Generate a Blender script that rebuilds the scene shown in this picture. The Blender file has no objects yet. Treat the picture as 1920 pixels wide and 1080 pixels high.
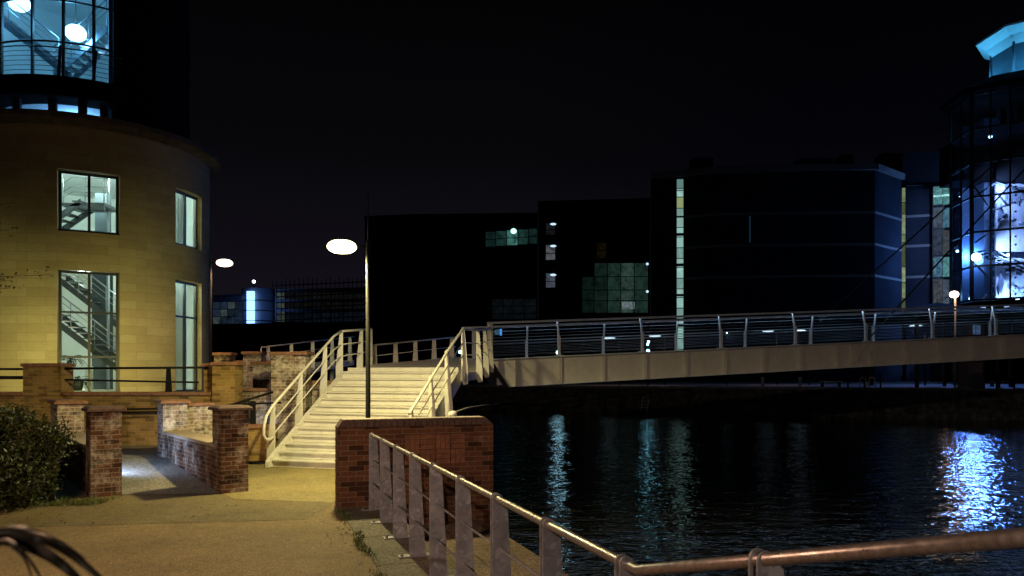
import bpy, math, random
from mathutils import Vector
rad = math.radians
R = random.Random(11)
C = bpy.context.scene.collection
scene = bpy.context.scene

# ------------------------------------------------------------------ camera
F, H, HY = 1400.0, 1.95, 700.0          # focal length and horizon of the photograph (1920 px frame), eye height
cam = bpy.data.cameras.new("camera"); co = bpy.data.objects.new("camera", cam); C.objects.link(co)
co.location = (0, 0, H); co.rotation_euler = (rad(90), 0, 0)
cam.sensor_width = 36; cam.lens = 36 * F / 1920; cam.shift_y = 160 / 1920
cam.clip_start = 0.05; cam.clip_end = 2000
cam.dof.use_dof = True; cam.dof.focus_distance = 14; cam.dof.aperture_fstop = 4.0
scene.camera = co
scene.view_settings.view_transform = 'Standard'; scene.view_settings.look = 'None'
scene.view_settings.exposure = 0; scene.view_settings.gamma = 1

# ------------------------------------------------------------------ night sky
w = bpy.data.worlds.new("World"); scene.world = w; w.use_nodes = True
nt = w.node_tree; nt.nodes.clear()
tc = nt.nodes.new('ShaderNodeTexCoord'); sp = nt.nodes.new('ShaderNodeSeparateXYZ')
rmp = nt.nodes.new('ShaderNodeValToRGB'); rx = nt.nodes.new('ShaderNodeValToRGB')
mx = nt.nodes.new('ShaderNodeMix'); mx.data_type = 'RGBA'; mx.blend_type = 'MULTIPLY'; mx.inputs[0].default_value = 1
bg = nt.nodes.new('ShaderNodeBackground'); ow = nt.nodes.new('ShaderNodeOutputWorld')
nt.links.new(tc.outputs['Generated'], sp.inputs[0])
nt.links.new(sp.outputs['Z'], rmp.inputs[0]); nt.links.new(sp.outputs['X'], rx.inputs[0])
nt.links.new(rmp.outputs[0], mx.inputs[6]); nt.links.new(rx.outputs[0], mx.inputs[7])
nt.links.new(mx.outputs[2], bg.inputs[0]); nt.links.new(bg.outputs[0], ow.inputs[0])
e = rmp.color_ramp.elements
e[0].position = 0.0; e[0].color = (.0105, .0085, .0115, 1)
e[1].position = 1.0; e[1].color = (.0006, .0006, .0008, 1)
for p_, c_ in ((.12, (.0060, .0050, .0080)), (.28, (.0022, .0022, .0030)), (.45, (.0009, .0009, .0012))):
    k = rmp.color_ramp.elements.new(p_); k.color = (*c_, 1)
e = rx.color_ramp.elements
e[0].position = 0.0; e[0].color = (1, 1, 1, 1); e[1].position = .35; e[1].color = (.45, .5, .75, 1)

# ------------------------------------------------------------------ lights
def light(kind, name, loc, power, col, size=.1, target=None, cone=175, blend=1.0, parent=None):
    l = bpy.data.lights.new(name, kind); l.energy = power; l.color = col
    if kind in ('POINT', 'SPOT'): l.shadow_soft_size = size
    if kind == 'AREA': l.size = size
    if kind == 'SPOT': l.spot_size = rad(cone); l.spot_blend = blend
    o = bpy.data.objects.new(name, l); C.objects.link(o); o.location = loc
    if target is not None:
        o.rotation_euler = (Vector(target) - Vector(loc)).to_track_quat('-Z', 'Y').to_euler()
    if parent: o.parent = parent
    return o
YEL = (1, .85, .36); OLIVE = (1, .92, .30); PINK = (1, .60, .36); BLU = (.16, .42, 1); CYN = (.45, .85, 1); GRN = (.8, 1, .88)
POW_LAMP, POW_NEAR, POW_LEFT, POW_BACK = 1450, 1350, 0, 250
scene.cycles.use_denoising = True
scene.cycles.max_bounces = 6; scene.cycles.diffuse_bounces = 3; scene.cycles.glossy_bounces = 3
scene.cycles.transparent_max_bounces = 12; scene.cycles.transmission_bounces = 4
scene.cycles.sample_clamp_indirect = 4

# ------------------------------------------------------------------ helpers
def X(px, D): return (px - 960) / F * D
def Z(py, D): return H + (HY - py) / F * D
def P(px, py, D): return Vector((X(px, D), D, Z(py, D)))

class Fr:
    """a plan frame: origin and direction of its x axis"""
    def __init__(s, ox, oy, ux, uy):
        l = math.hypot(ux, uy); s.o = (ox, oy); s.u = (ux / l, uy / l); s.v = (-uy / l, ux / l)
    def p(s, x, y, z): return Vector((s.o[0] + s.u[0] * x + s.v[0] * y, s.o[1] + s.u[1] * x + s.v[1] * y, z))
W0 = Fr(0, 0, 1, 0)

class MB:
    def __init__(s): s.V = []; s.Fc = []; s.uv = []; s.sm = []
    def face(s, pts, uv=None, smooth=False):
        b = len(s.V); s.V += [Vector(p) for p in pts]
        s.Fc.append(list(range(b, b + len(pts)))); s.uv.append(uv); s.sm.append(smooth); return s
    def hexa(s, q):    # q: 4 bottom, 4 top (ccw from above)
        b = len(s.V); s.V += [Vector(p) for p in q]
        for f in ((3, 2, 1, 0), (4, 5, 6, 7), (0, 1, 5, 4), (1, 2, 6, 5), (2, 3, 7, 6), (3, 0, 4, 7)):
            s.Fc.append([b + i for i in f]); s.uv.append(None); s.sm.append(False)
        return s
    def box(s, f, x0, x1, y0, y1, z0, z1):
        return s.hexa([f.p(x0, y0, z0), f.p(x1, y0, z0), f.p(x1, y1, z0), f.p(x0, y1, z0),
                       f.p(x0, y0, z1), f.p(x1, y0, z1), f.p(x1, y1, z1), f.p(x0, y1, z1)])
    def prism(s, poly, z0, z1):   # poly: (x,y) ccw ; z0,z1 numbers or functions of (x,y)
        a = z0 if callable(z0) else (lambda x, y: z0); c = z1 if callable(z1) else (lambda x, y: z1)
        b = len(s.V); n = len(poly)
        s.V += [Vector((x, y, a(x, y))) for x, y in poly] + [Vector((x, y, c(x, y))) for x, y in poly]
        fs = [list(range(b + n - 1, b - 1, -1)), list(range(b + n, b + 2 * n))]
        fs += [[b + i, b + (i + 1) % n, b + n + (i + 1) % n, b + n + i] for i in range(n)]
        for f in fs: s.Fc.append(f); s.uv.append(None); s.sm.append(False)
        return s
    def plate(s, f, poly, y0, y1):   # poly in (x,z) of the frame, extruded along its y
        b = len(s.V); n = len(poly)
        s.V += [f.p(x, y0, z) for x, z in poly] + [f.p(x, y1, z) for x, z in poly]
        fs = [list(range(b, b + n)), list(range(b + 2 * n - 1, b + n - 1, -1))]
        fs += [[b + (i + 1) % n, b + i, b + n + i, b + n + (i + 1) % n] for i in range(n)]
        for q in fs: s.Fc.append(q); s.uv.append(None); s.sm.append(False)
        return s
    def plate_y(s, f, poly, x0, x1):   # poly in (y,z) of the frame, extruded along its x
        b = len(s.V); n = len(poly)
        s.V += [f.p(x0, y, z) for y, z in poly] + [f.p(x1, y, z) for y, z in poly]
        fs = [list(range(b + n - 1, b - 1, -1)), list(range(b + n, b + 2 * n))]
        fs += [[b + i, b + (i + 1) % n, b + n + (i + 1) % n, b + n + i] for i in range(n)]
        for q in fs: s.Fc.append(q); s.uv.append(None); s.sm.append(False)
        return s
    def pipe(s, pts, r, n=10, caps=True, r2=None):
        pts = [Vector(p) for p in pts]; m = len(pts); b = len(s.V); prev = None
        for i, p in enumerate(pts):
            d0 = (pts[i] - pts[i - 1]).normalized() if i else None
            d1 = (pts[i + 1] - pts[i]).normalized() if i < m - 1 else None
            d = (d0 + d1).normalized() if (d0 and d1) else (d0 or d1)
            if prev is None:
                a = d.orthogonal().normalized() if abs(d.z) > .95 else d.cross(Vector((0, 0, 1))).normalized()
            else:
                a = (prev - d * prev.dot(d)).normalized()
            prev = a; c = d.cross(a)
            k = 1.0 / max(.5, d.dot(d0)) if (d0 and d1) else 1.0
            rr = r if r2 is None else r + (r2 - r) * i / (m - 1)
            for j in range(n):
                t = 2 * math.pi * j / n
                s.V.append(p + (a * math.cos(t) + c * math.sin(t)) * rr * (1 if k < 1.02 else min(k, 1.15)))
        for i in range(m - 1):
            for j in range(n):
                q = [b + i * n + j, b + i * n + (j + 1) % n, b + (i + 1) * n + (j + 1) % n, b + (i + 1) * n + j]
                s.Fc.append(q[::-1] if False else q); s.uv.append(None); s.sm.append(True)
        if caps:
            s.Fc.append([b + j for j in range(n)][::-1]); s.uv.append(None); s.sm.append(False)
            s.Fc.append([b + (m - 1) * n + j for j in range(n)]); s.uv.append(None); s.sm.append(False)
        return s
    def lathe(s, c, prof, n=20):   # prof: (r,z) from bottom up
        b = len(s.V)
        for r_, z_ in prof:
            for j in range(n):
                t = 2 * math.pi * j / n; s.V.append(Vector((c[0] + r_ * math.cos(t), c[1] + r_ * math.sin(t), c[2] + z_)))
        for i in range(len(prof) - 1):
            for j in range(n):
                s.Fc.append([b + i * n + j, b + i * n + (j + 1) % n, b + (i + 1) * n + (j + 1) % n, b + (i + 1) * n + j]); s.uv.append(None); s.sm.append(True)
        s.Fc.append([b + j for j in range(n)][::-1]); s.uv.append(None); s.sm.append(False)
        k = (len(prof) - 1) * n
        s.Fc.append([b + k + j for j in range(n)]); s.uv.append(None); s.sm.append(False)
        return s
    def ell(s, c, rx, ry, rz, nu=16, nv=8, z0=-1, z1=1):
        prof = []
        for i in range(nv + 1):
            z = z0 + (z1 - z0) * i / nv; a = math.asin(max(-1, min(1, z)))
            prof.append((max(.02, math.cos(a)), z))
        b = len(s.V); s.lathe((0, 0, 0), prof, nu)
        for i in range(b, len(s.V)):
            v = s.V[i]; s.V[i] = Vector((c[0] + v.x * rx, c[1] + v.y * ry, c[2] + v.z * rz))
        return s
    def build(s, name, mat, parent=None, bevel=0, **props):
        off = wloc(parent) if parent else Vector((0, 0, 0))
        me = bpy.data.meshes.new(name)
        me.from_pydata([tuple(v - off) for v in s.V], [], s.Fc)
        ul = me.uv_layers.new(name="UVMap")
        li = 0; data = []
        for f, uv in zip(s.Fc, s.uv):
            if uv is None:
                n = Vector((0, 0, 0)); ps = [s.V[i] for i in f]
                for i in range(len(ps)):
                    a, b = ps[i], ps[(i + 1) % len(ps)]
                    n += Vector(((a.y - b.y) * (a.z + b.z), (a.z - b.z) * (a.x + b.x), (a.x - b.x) * (a.y + b.y)))
                if n.length > 0: n.normalize()
                if abs(n.z) > .75: data += [(p.x, p.y) for p in ps]
                else:
                    l = math.hypot(n.x, n.y) or 1; tx, ty = -n.y / l, n.x / l
                    data += [(p.x * tx + p.y * ty, p.z) for p in ps]
            else: data += list(uv)
        flat = [c for t in data for c in t]
        ul.data.foreach_set('uv', flat)
        me.polygons.foreach_set('use_smooth', s.sm)
        me.materials.append(mat); me.update()
        o = bpy.data.objects.new(name, me); C.objects.link(o)
        if parent: o.parent = parent
        if bevel:
            m = o.modifiers.new('bevel', 'BEVEL'); m.width = bevel; m.segments = 2; m.limit_method = 'ANGLE'; m.angle_limit = rad(40)
        for k, v in props.items(): o[k] = v
        return o
def wloc(o):
    v = Vector((0, 0, 0))
    while o is not None: v = v + o.location; o = o.parent
    return v
def thing(name, label, cat, loc=(0, 0, 0), group=None):
    o = bpy.data.objects.new(name, None); C.objects.link(o); o.location = loc; o.empty_display_size = .2
    o['label'] = label; o['category'] = cat
    if group: o['group'] = group
    return o
def tag(o, label, cat, group=None, kind=None):
    o['label'] = label; o['category'] = cat
    if group: o['group'] = group
    if kind: o['kind'] = kind
    return o
def struct(o): o['kind'] = 'structure'; return o
def kids(o): return [c for c in C.objects if c.parent is o]
def dup(root, loc, label, group=None):
    def cp(o, par):
        c = o.copy(); C.objects.link(c); c.parent = par
        for k in kids(o): cp(k, c)
        return c
    r = cp(root, None); r.location = loc; r['label'] = label
    if group: r['group'] = group
    return r

# ------------------------------------------------------------------ materials
def newmat(name):
    m = bpy.data.materials.new(name); m.use_nodes = True; nt = m.node_tree
    return m, nt, nt.nodes['Principled BSDF']
def N(nt, t, **k):
    n = nt.nodes.new('ShaderNode' + t)
    for a, b in k.items(): setattr(n, a, b)
    return n
def mixc(nt, fac, a, b, mode='MIX'):
    m = N(nt, 'Mix', data_type='RGBA', blend_type=mode)
    for i, v in ((0, fac), (6, a), (7, b)):
        if hasattr(v, 'links') or hasattr(v, 'is_linked'): nt.links.new(v, m.inputs[i])
        else: m.inputs[i].default_value = v if i == 0 else (*v, 1)[:4]
    return m.outputs[2]
def ramp(nt, src, stops):
    r = N(nt, 'ValToRGB'); nt.links.new(src, r.inputs[0])
    el = r.color_ramp.elements
    while len(el) < len(stops): el.new(.5)
    for e_, (p_, c_) in zip(el, stops): e_.position = p_; e_.color = (*c_, 1) if len(c_) == 3 else c_
    return r.outputs[0]
def noise(nt, vec, scale, detail=4, rough=.55, out='Fac'):
    n = N(nt, 'TexNoise'); n.inputs['Scale'].default_value = scale; n.inputs['Detail'].default_value = detail
    n.inputs['Roughness'].default_value = rough
    if vec is not None: nt.links.new(vec, n.inputs['Vector'])
    return n.outputs[out]
def geo(nt): return N(nt, 'NewGeometry').outputs['Position']
def bump(nt, bsdf, h, strength=.3, dist=.01):
    b = N(nt, 'Bump'); b.inputs['Strength'].default_value = strength; b.inputs['Distance'].default_value = dist
    nt.links.new(h, b.inputs['Height']); nt.links.new(b.outputs[0], bsdf.inputs['Normal'])
W3 = lambda v: (v, v, v)

def mat_plain(name, col, rough=.5, metal=0, var=.15, scale=6, bmp=0.0, spec=.5):
    m, nt, b = newmat(name); p = geo(nt)
    n = noise(nt, p, scale, 5)
    c = ramp(nt, n, [(.3, tuple(x * (1 - var) for x in col)), (.7, tuple(min(1, x * (1 + var)) for x in col))])
    nt.links.new(c, b.inputs['Base Color']); b.inputs['Roughness'].default_value = rough
    b.inputs['Metallic'].default_value = metal; b.inputs['Specular IOR Level'].default_value = spec
    if bmp: bump(nt, b, noise(nt, p, scale * 8, 6), bmp, .004)
    return m

def mat_brick(name, c1, c2, mortar, stain=0.0, lo=.45, bw=.225, rh=.075, ms=.0065, bmp=.6, dark=.5):
    m, nt, b = newmat(name)
    uv = N(nt, 'UVMap').outputs[0]
    pos = geo(nt)
    # small wobble so courses are not ruler straight
    wn = noise(nt, pos, 9, 2, .5, 'Color')
    sub = N(nt, 'VectorMath', operation='SUBTRACT'); nt.links.new(wn, sub.inputs[0]); sub.inputs[1].default_value = (.5, .5, .5)
    sc = N(nt, 'VectorMath', operation='SCALE'); nt.links.new(sub.outputs[0], sc.inputs[0]); sc.inputs['Scale'].default_value = .012
    ad = N(nt, 'VectorMath', operation='ADD'); nt.links.new(uv, ad.inputs[0]); nt.links.new(sc.outputs[0], ad.inputs[1])
    br = N(nt, 'TexBrick'); nt.links.new(ad.outputs[0], br.inputs['Vector'])
    br.offset = .5; br.inputs['Scale'].default_value = 1
    br.inputs['Brick Width'].default_value = bw; br.inputs['Row Height'].default_value = rh
    br.inputs['Mortar Size'].default_value = ms; br.inputs['Mortar Smooth'].default_value = .3; br.inputs['Bias'].default_value = -.1
    br.inputs['Color1'].default_value = (*c1, 1); br.inputs['Color2'].default_value = (*c2, 1); br.inputs['Mortar'].default_value = (*mortar, 1)
    # odd dark burnt bricks
    br2 = N(nt, 'TexBrick'); nt.links.new(ad.outputs[0], br2.inputs['Vector']); br2.offset = .5
    br2.inputs['Scale'].default_value = 1; br2.inputs['Brick Width'].default_value = bw; br2.inputs['Row Height'].default_value = rh
    br2.inputs['Mortar Size'].default_value = 0; br2.inputs['Color1'].default_value = (0, 0, 0, 1); br2.inputs['Color2'].default_value = (1, 1, 1, 1)
    br2.inputs['Mortar'].default_value = (0, 0, 0, 1); br2.inputs['Bias'].default_value = 0
    dk = ramp(nt, br2.outputs['Color'], [(.0, W3(1)), (.66, W3(1)), (.82, W3(dark)), (1, W3(dark * .9))])
    c = mixc(nt, 1.0, br.outputs['Color'], dk, 'MULTIPLY')
    mot = ramp(nt, noise(nt, pos, 38, 6, .65), [(.25, W3(.72)), (.75, W3(1.2))])
    c = mixc(nt, 1.0, c, mot, 'MULTIPLY')
    big = ramp(nt, noise(nt, pos, 1.7, 4, .6), [(.3, W3(.75)), (.7, W3(1.12))])
    c = mixc(nt, 1.0, c, big, 'MULTIPLY')
    if stain:
        s1 = noise(nt, pos, 2.6, 6, .7)
        s2 = noise(nt, pos, 11, 5, .7)
        mm = N(nt, 'Math', operation='MULTIPLY'); nt.links.new(ramp(nt, s1, [(lo, W3(0)), (lo + .16, W3(1))]), mm.inputs[0])
        nt.links.new(ramp(nt, s2, [(.38, W3(.1)), (.62, W3(stain))]), mm.inputs[1])
        c = mixc(nt, mm.outputs[0], c, (.66, .6, .5))
    nt.links.new(c, b.inputs['Base Color']); b.inputs['Roughness'].default_value = .9; b.inputs['Specular IOR Level'].default_value = .2
    inv = N(nt, 'Math', operation='SUBTRACT'); inv.inputs[0].default_value = 1; nt.links.new(br.outputs['Fac'], inv.inputs[1])
    ad2 = N(nt, 'Math', operation='ADD'); nt.links.new(inv.outputs[0], ad2.inputs[0])
    ms2 = N(nt, 'Math', operation='MULTIPLY'); nt.links.new(noise(nt, pos, 60, 5), ms2.inputs[0]); ms2.inputs[1].default_value = .7
    nt.links.new(ms2.outputs[0], ad2.inputs[1]); bump(nt, b, ad2.outputs[0], bmp, .008)
    return m

def mat_emit(name, col, s, noise_scale=0, lo=.2):
    m = bpy.data.materials.new(name); m.use_nodes = True; nt = m.node_tree; nt.nodes.clear()
    e_ = N(nt, 'Emission'); o = N(nt, 'OutputMaterial'); e_.inputs[0].default_value = (*col, 1); e_.inputs[1].default_value = s
    if noise_scale:
        mp = N(nt, 'Mapping'); nt.links.new(geo(nt), mp.inputs[0]); mp.inputs['Scale'].default_value = (noise_scale, noise_scale, noise_scale * .8)
        n = noise(nt, mp.outputs[0], 1, 5, .75)
        c = ramp(nt, n, [(.3, tuple(x * lo for x in col)), (.5, tuple(x * .6 for x in col)), (.7, col)])
        nt.links.new(c, e_.inputs[0])
    nt.links.new(e_.outputs[0], o.inputs[0]); return m

def mat_glass(name, tint=(.9, .95, .95), refl=.07):
    m = bpy.data.materials.new(name); m.use_nodes = True; nt = m.node_tree; nt.nodes.clear()
    t = N(nt, 'BsdfTransparent'); t.inputs[0].default_value = (*tint, 1); g = N(nt, 'BsdfGlossy'); g.inputs['Roughness'].default_value = .03
    x = N(nt, 'MixShader'); x.inputs[0].default_value = refl; o = N(nt, 'OutputMaterial')
    nt.links.new(t.outputs[0], x.inputs[1]); nt.links.new(g.outputs[0], x.inputs[2]); nt.links.new(x.outputs[0], o.inputs[0]); return m

BR_FRONT = mat_brick('brick_front', (.125, .05, .026), (.085, .032, .018), (.17, .12, .085), stain=.25, lo=.62)
BR_PIER = mat_brick('brick_pier', (.11, .048, .024), (.065, .029, .016), (.24, .18, .14), stain=.55, lo=.47)
BR_WHITE = mat_brick('brick_whitened', (.26, .17, .11), (.16, .11, .08), (.55, .5, .42), stain=.95, lo=.40)
BR_LAMPLIT = mat_brick('brick_lamplit', (.38, .245, .075), (.26, .165, .055), (.38, .29, .16), stain=.5, lo=.6, dark=.72)  # same red brick as the piers, yellow lamp light mixed into its colour
SOLD = mat_plain('soldier_brick', (.075, .04, .032), .8, var=.45, scale=14, bmp=.5)
SOLD_RED = mat_plain('coping_brick', (.26, .13, .07), .85, var=.35, scale=14, bmp=.5)
COPING = mat_plain('coping_stone', (.34, .27, .2), .85, var=.2, scale=9, bmp=.4)
COPING_LIT = mat_plain('mortar', (.4, .34, .28), .9, var=.2, scale=20)  # pale tone of the lamp light on the coping top, not joint mortar
def mat_paint(name, col, rust):
    m, nt, b = newmat(name); p = geo(nt)
    c = ramp(nt, noise(nt, p, 4, 6, .65), [(.3, tuple(x * .86 for x in col)), (.65, col)])
    c = mixc(nt, ramp(nt, noise(nt, p, 16, 8, .75), [(.60, W3(0)), (.70, W3(.35))]), c, (.30, .25, .17))      # grime
    c = mixc(nt, ramp(nt, noise(nt, p, 34, 4, .6), [(.71, W3(0)), (.76, W3(rust))]), c, (.16, .08, .04))        # chips
    mp = N(nt, 'Mapping'); nt.links.new(p, mp.inputs[0]); mp.inputs['Scale'].default_value = (9, 9, .7)
    c = mixc(nt, ramp(nt, noise(nt, mp.outputs[0], 1, 5, .6), [(.55, W3(0)), (.8, W3(.3))]), c, (.36, .31, .24)) # run-off
    nt.links.new(c, b.inputs['Base Color']); b.inputs['Roughness'].default_value = .5; bump(nt, b, noise(nt, p, 60, 4), .1, .002); return m
WHITE = mat_paint('white_paint', (.72, .70, .64), .55)
GIRD = mat_paint('girder_paint', (.72, .69, .65), .3)
HRAIL = mat_plain('handrail_bluelit', (.62, .70, .80), .45, metal=.1, var=.1, scale=4)  # blue light on handrail and flanges mixed into this colour
BLACK = mat_plain('black_paint', (.008, .008, .009), .6, var=.3, scale=8, spec=.2)
POLE = mat_plain('pole_paint', (.008, .008, .007), .7, var=.3, scale=8, spec=.15)
DARKM = mat_plain('dark_frame', (.02, .024, .028), .45, var=.2)
CONC = mat_plain('concrete', (.22, .2, .18), .85, var=.25, scale=1.5, bmp=.3)
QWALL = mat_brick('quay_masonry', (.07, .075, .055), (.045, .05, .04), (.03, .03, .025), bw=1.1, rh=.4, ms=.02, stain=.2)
CABLE = mat_plain('cable_dark', (.03, .03, .035), .4, var=.2)
CLAD = mat_plain('museum_cladding', (.018, .026, .048), .9, var=.2, scale=.35, spec=.03)
CLAD2 = mat_plain('museum_band', (.11, .13, .17), .7, var=.1, scale=.5)
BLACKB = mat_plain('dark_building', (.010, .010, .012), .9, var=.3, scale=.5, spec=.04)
INNER = mat_plain('interior_paint', (.66, .70, .68), .8, var=.05, scale=1)
STEP_IN = mat_plain('interior_stair_steel', (.05, .055, .06), .45, var=.2)
RAIL_IN = mat_plain('interior_rail_steel', (.35, .37, .4), .3, metal=.7, var=.1)
GLASS = mat_glass('window_glass')
GLASS_B = mat_glass('tower_glass', (.72, .84, .95), .1)
BARK = mat_plain('bark', (.06, .045, .03), .9, var=.3, scale=20)
SOIL = mat_plain('soil_earth', (.05, .04, .025), .95, var=.5, scale=14, bmp=.8)

def mat_galv():
    m, nt, b = newmat('galvanised_steel'); p = geo(nt)
    v = N(nt, 'TexVoronoi'); v.inputs['Scale'].default_value = 26; v.inputs['Randomness'].default_value = 1
    ns = noise(nt, p, 12, 3, .5, 'Color')
    ad = N(nt, 'VectorMath', operation='MULTIPLY_ADD'); nt.links.new(ns, ad.inputs[0]); ad.inputs[1].default_value = (.12, .12, .12); nt.links.new(p, ad.inputs[2])
    nt.links.new(ad.outputs[0], v.inputs['Vector'])
    sp_ = N(nt, 'SeparateColor'); nt.links.new(v.outputs['Color'], sp_.inputs[0])
    c = ramp(nt, sp_.outputs[0], [(.0, (.19, .18, .21)), (.55, (.23, .22, .25)), (.85, (.26, .25, .28)), (1, (.36, .35, .38))])
    c = mixc(nt, 1, c, ramp(nt, noise(nt, p, 5, 5), [(.3, W3(.75)), (.7, W3(1.15))]), 'MULTIPLY')
    nt.links.new(c, b.inputs['Base Color']); b.inputs['Metallic'].default_value = .35
    nt.links.new(ramp(nt, sp_.outputs[1], [(0, W3(.38)), (1, W3(.6))]), b.inputs['Roughness'])
    bump(nt, b, noise(nt, p, 40, 4), .25, .002); return m
GALV = mat_galv()
def mat_tube():
    m, nt, b = newmat('rail_tube_steel'); p = geo(nt)
    c = ramp(nt, noise(nt, p, 45, 5, .7), [(.35, (.20, .17, .17)), (.6, (.30, .26, .26)), (.75, (.46, .42, .42))])
    nt.links.new(c, b.inputs['Base Color']); b.inputs['Metallic'].default_value = .75
    nt.links.new(ramp(nt, noise(nt, p, 30, 4), [(.3, W3(.26)), (.7, W3(.46))]), b.inputs['Roughness']); bump(nt, b, noise(nt, p, 90, 3), .12, .001); return m
TUBE = mat_tube()

def mat_path(name, col, speck, sc=1.0, crack=False):
    m, nt, b = newmat(name); p = geo(nt)
    v = N(nt, 'TexVoronoi'); v.inputs['Scale'].default_value = 95 * sc; nt.links.new(p, v.inputs['Vector'])
    sp_ = N(nt, 'SeparateColor'); nt.links.new(v.outputs['Color'], sp_.inputs[0])
    c = ramp(nt, sp_.outputs[0], [(0, tuple(x * .45 for x in col)), (.5, col), (.93, tuple(x * 1.35 for x in col)), (.985, speck)])
    c = mixc(nt, 1, c, ramp(nt, noise(nt, p, .9, 5, .6), [(.3, W3(.78)), (.7, W3(1.15))]), 'MULTIPLY')
    c = mixc(nt, 1, c, ramp(nt, noise(nt, p, 6, 6, .7), [(.28, W3(.8)), (.6, W3(1.08))]), 'MULTIPLY')
    # scattered dark scraps of leaf and grit
    n2 = noise(nt, p, 7.5, 2, .4)
    c = mixc(nt, ramp(nt, n2, [(.70, W3(0)), (.74, W3(.7))]), c, (.05, .035, .02))
    nt.links.new(c, b.inputs['Base Color']); b.inputs['Roughness'].default_value = .8; b.inputs['Specular IOR Level'].default_value = .35
    ad2 = N(nt, 'Math', operation='ADD'); nt.links.new(v.outputs['Distance'], ad2.inputs[0]); nt.links.new(noise(nt, p, 30, 5), ad2.inputs[1])
    bump(nt, b, ad2.outputs[0], .5, .006); return m
PATH = mat_path('resin_path', (.195, .135, .06), (.32, .26, .17))
PATH_LIT = mat_path('resin_path_lit', (.22, .175, .07), (.36, .31, .2))  # brighter copy of the resin path, pool of lamp light painted in
PATH2 = mat_path('older_tarmac', (.145, .11, .05), (.24, .21, .15))
PAVE = mat_path('ramp_paving', (.22, .20, .17), (.4, .38, .33), .6)
STONE_Q = mat_path('quay_edge_stone', (.12, .105, .075), (.22, .2, .15), .5)
LEDGE = mat_path('ledge_slab', (.17, .115, .08), (.3, .25, .2), .5)

def mat_stone():
    m, nt, b = newmat('ashlar_stone'); uv = N(nt, 'UVMap').outputs[0]; p = geo(nt)
    br = N(nt, 'TexBrick'); nt.links.new(uv, br.inputs['Vector']); br.offset = .37; br.offset_frequency = 2
    br.inputs['Scale'].default_value = 1; br.inputs['Brick Width'].default_value = .92; br.inputs['Row Height'].default_value = .30
    br.inputs['Mortar Size'].default_value = .005; br.inputs['Mortar Smooth'].default_value = .2; br.inputs['Bias'].default_value = -.25
    br.inputs['Color1'].default_value = (.48, .41, .25, 1); br.inputs['Color2'].default_value = (.40, .32, .18, 1); br.inputs['Mortar'].default_value = (.27, .22, .13, 1)
    c = mixc(nt, 1, br.outputs['Color'], ramp(nt, noise(nt, p, .8, 5, .6), [(.3, W3(.86)), (.7, W3(1.06))]), 'MULTIPLY')
    mp = N(nt, 'Mapping'); nt.links.new(p, mp.inputs[0]); mp.inputs['Scale'].default_value = (1, 1, 4)
    c = mixc(nt, 1, c, ramp(nt, noise(nt, mp.outputs[0], 5, 6, .65), [(.3, W3(.9)), (.7, W3(1.05))]), 'MULTIPLY')
    nt.links.new(c, b.inputs['Base Color']); b.inputs['Roughness'].default_value = .9; b.inputs['Specular IOR Level'].default_value = .2
    bump(nt, b, noise(nt, p, 30, 5), .2, .004); return m
ASHLAR = mat_stone()

def mat_water():
    m, nt, b = newmat('dock_water'); p = geo(nt)
    b.inputs['Base Color'].default_value = (.0015, .003, .004, 1); b.inputs['Roughness'].default_value = .025; b.inputs['IOR'].default_value = 1.33
    mp = N(nt, 'Mapping'); nt.links.new(p, mp.inputs[0]); mp.inputs['Scale'].default_value = (.55, 1, 1); mp.inputs['Rotation'].default_value = (0, 0, .25)
    n1 = noise(nt, mp.outputs[0], 1.9, 3, .6); n2 = noise(nt, mp.outputs[0], 9, 2, .5)
    a = N(nt, 'Math', operation='MULTIPLY'); nt.links.new(n2, a.inputs[0]); a.inputs[1].default_value = .16
    s = N(nt, 'Math', operation='ADD'); nt.links.new(n1, s.inputs[0]); nt.links.new(a.outputs[0], s.inputs[1])
    bump(nt, b, s.outputs[0], .6, .13); return m
WATER = mat_water()
def mat_leaf(name, a, c_, rough=.5, spec=.35):
    m, nt, b = newmat(name)
    r_ = N(nt, 'NewGeometry').outputs['Random Per Island']
    nt.links.new(ramp(nt, r_, [(0, a), (.6, c_), (1, tuple(x * 1.5 for x in c_))]), b.inputs['Base Color']); b.inputs['Roughness'].default_value = rough; b.inputs['Specular IOR Level'].default_value = spec
    return m
LEAF = mat_leaf('bush_leaf', (.006, .011, .003), (.028, .038, .007))
LEAF_D = mat_leaf('dark_leaf', (.012, .02, .01), (.03, .05, .02))
BLADE = mat_leaf('strap_leaf', (.006, .006, .005), (.014, .012, .010), .4, .1)
GRASSM = mat_leaf('grass_blade', (.03, .05, .01), (.09, .11, .03))
L_BULB = mat_emit('lamp_glow_yellow', (1, .84, .46), 7)
L_PINK = mat_emit('lamp_glow_pink', (1, .74, .55), 5)
L_WARM = mat_emit('lamp_glow_orange', (1, .66, .42), 9)
L_COOL = mat_emit('lamp_glow_white', (.62, .85, 1), 1.1)
L_BLUE = mat_emit('lamp_glow_blue', (.35, .65, 1), 9)
L_CYAN = mat_emit('lamp_glow_cyan', (.5, .88, 1), 9)

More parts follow.
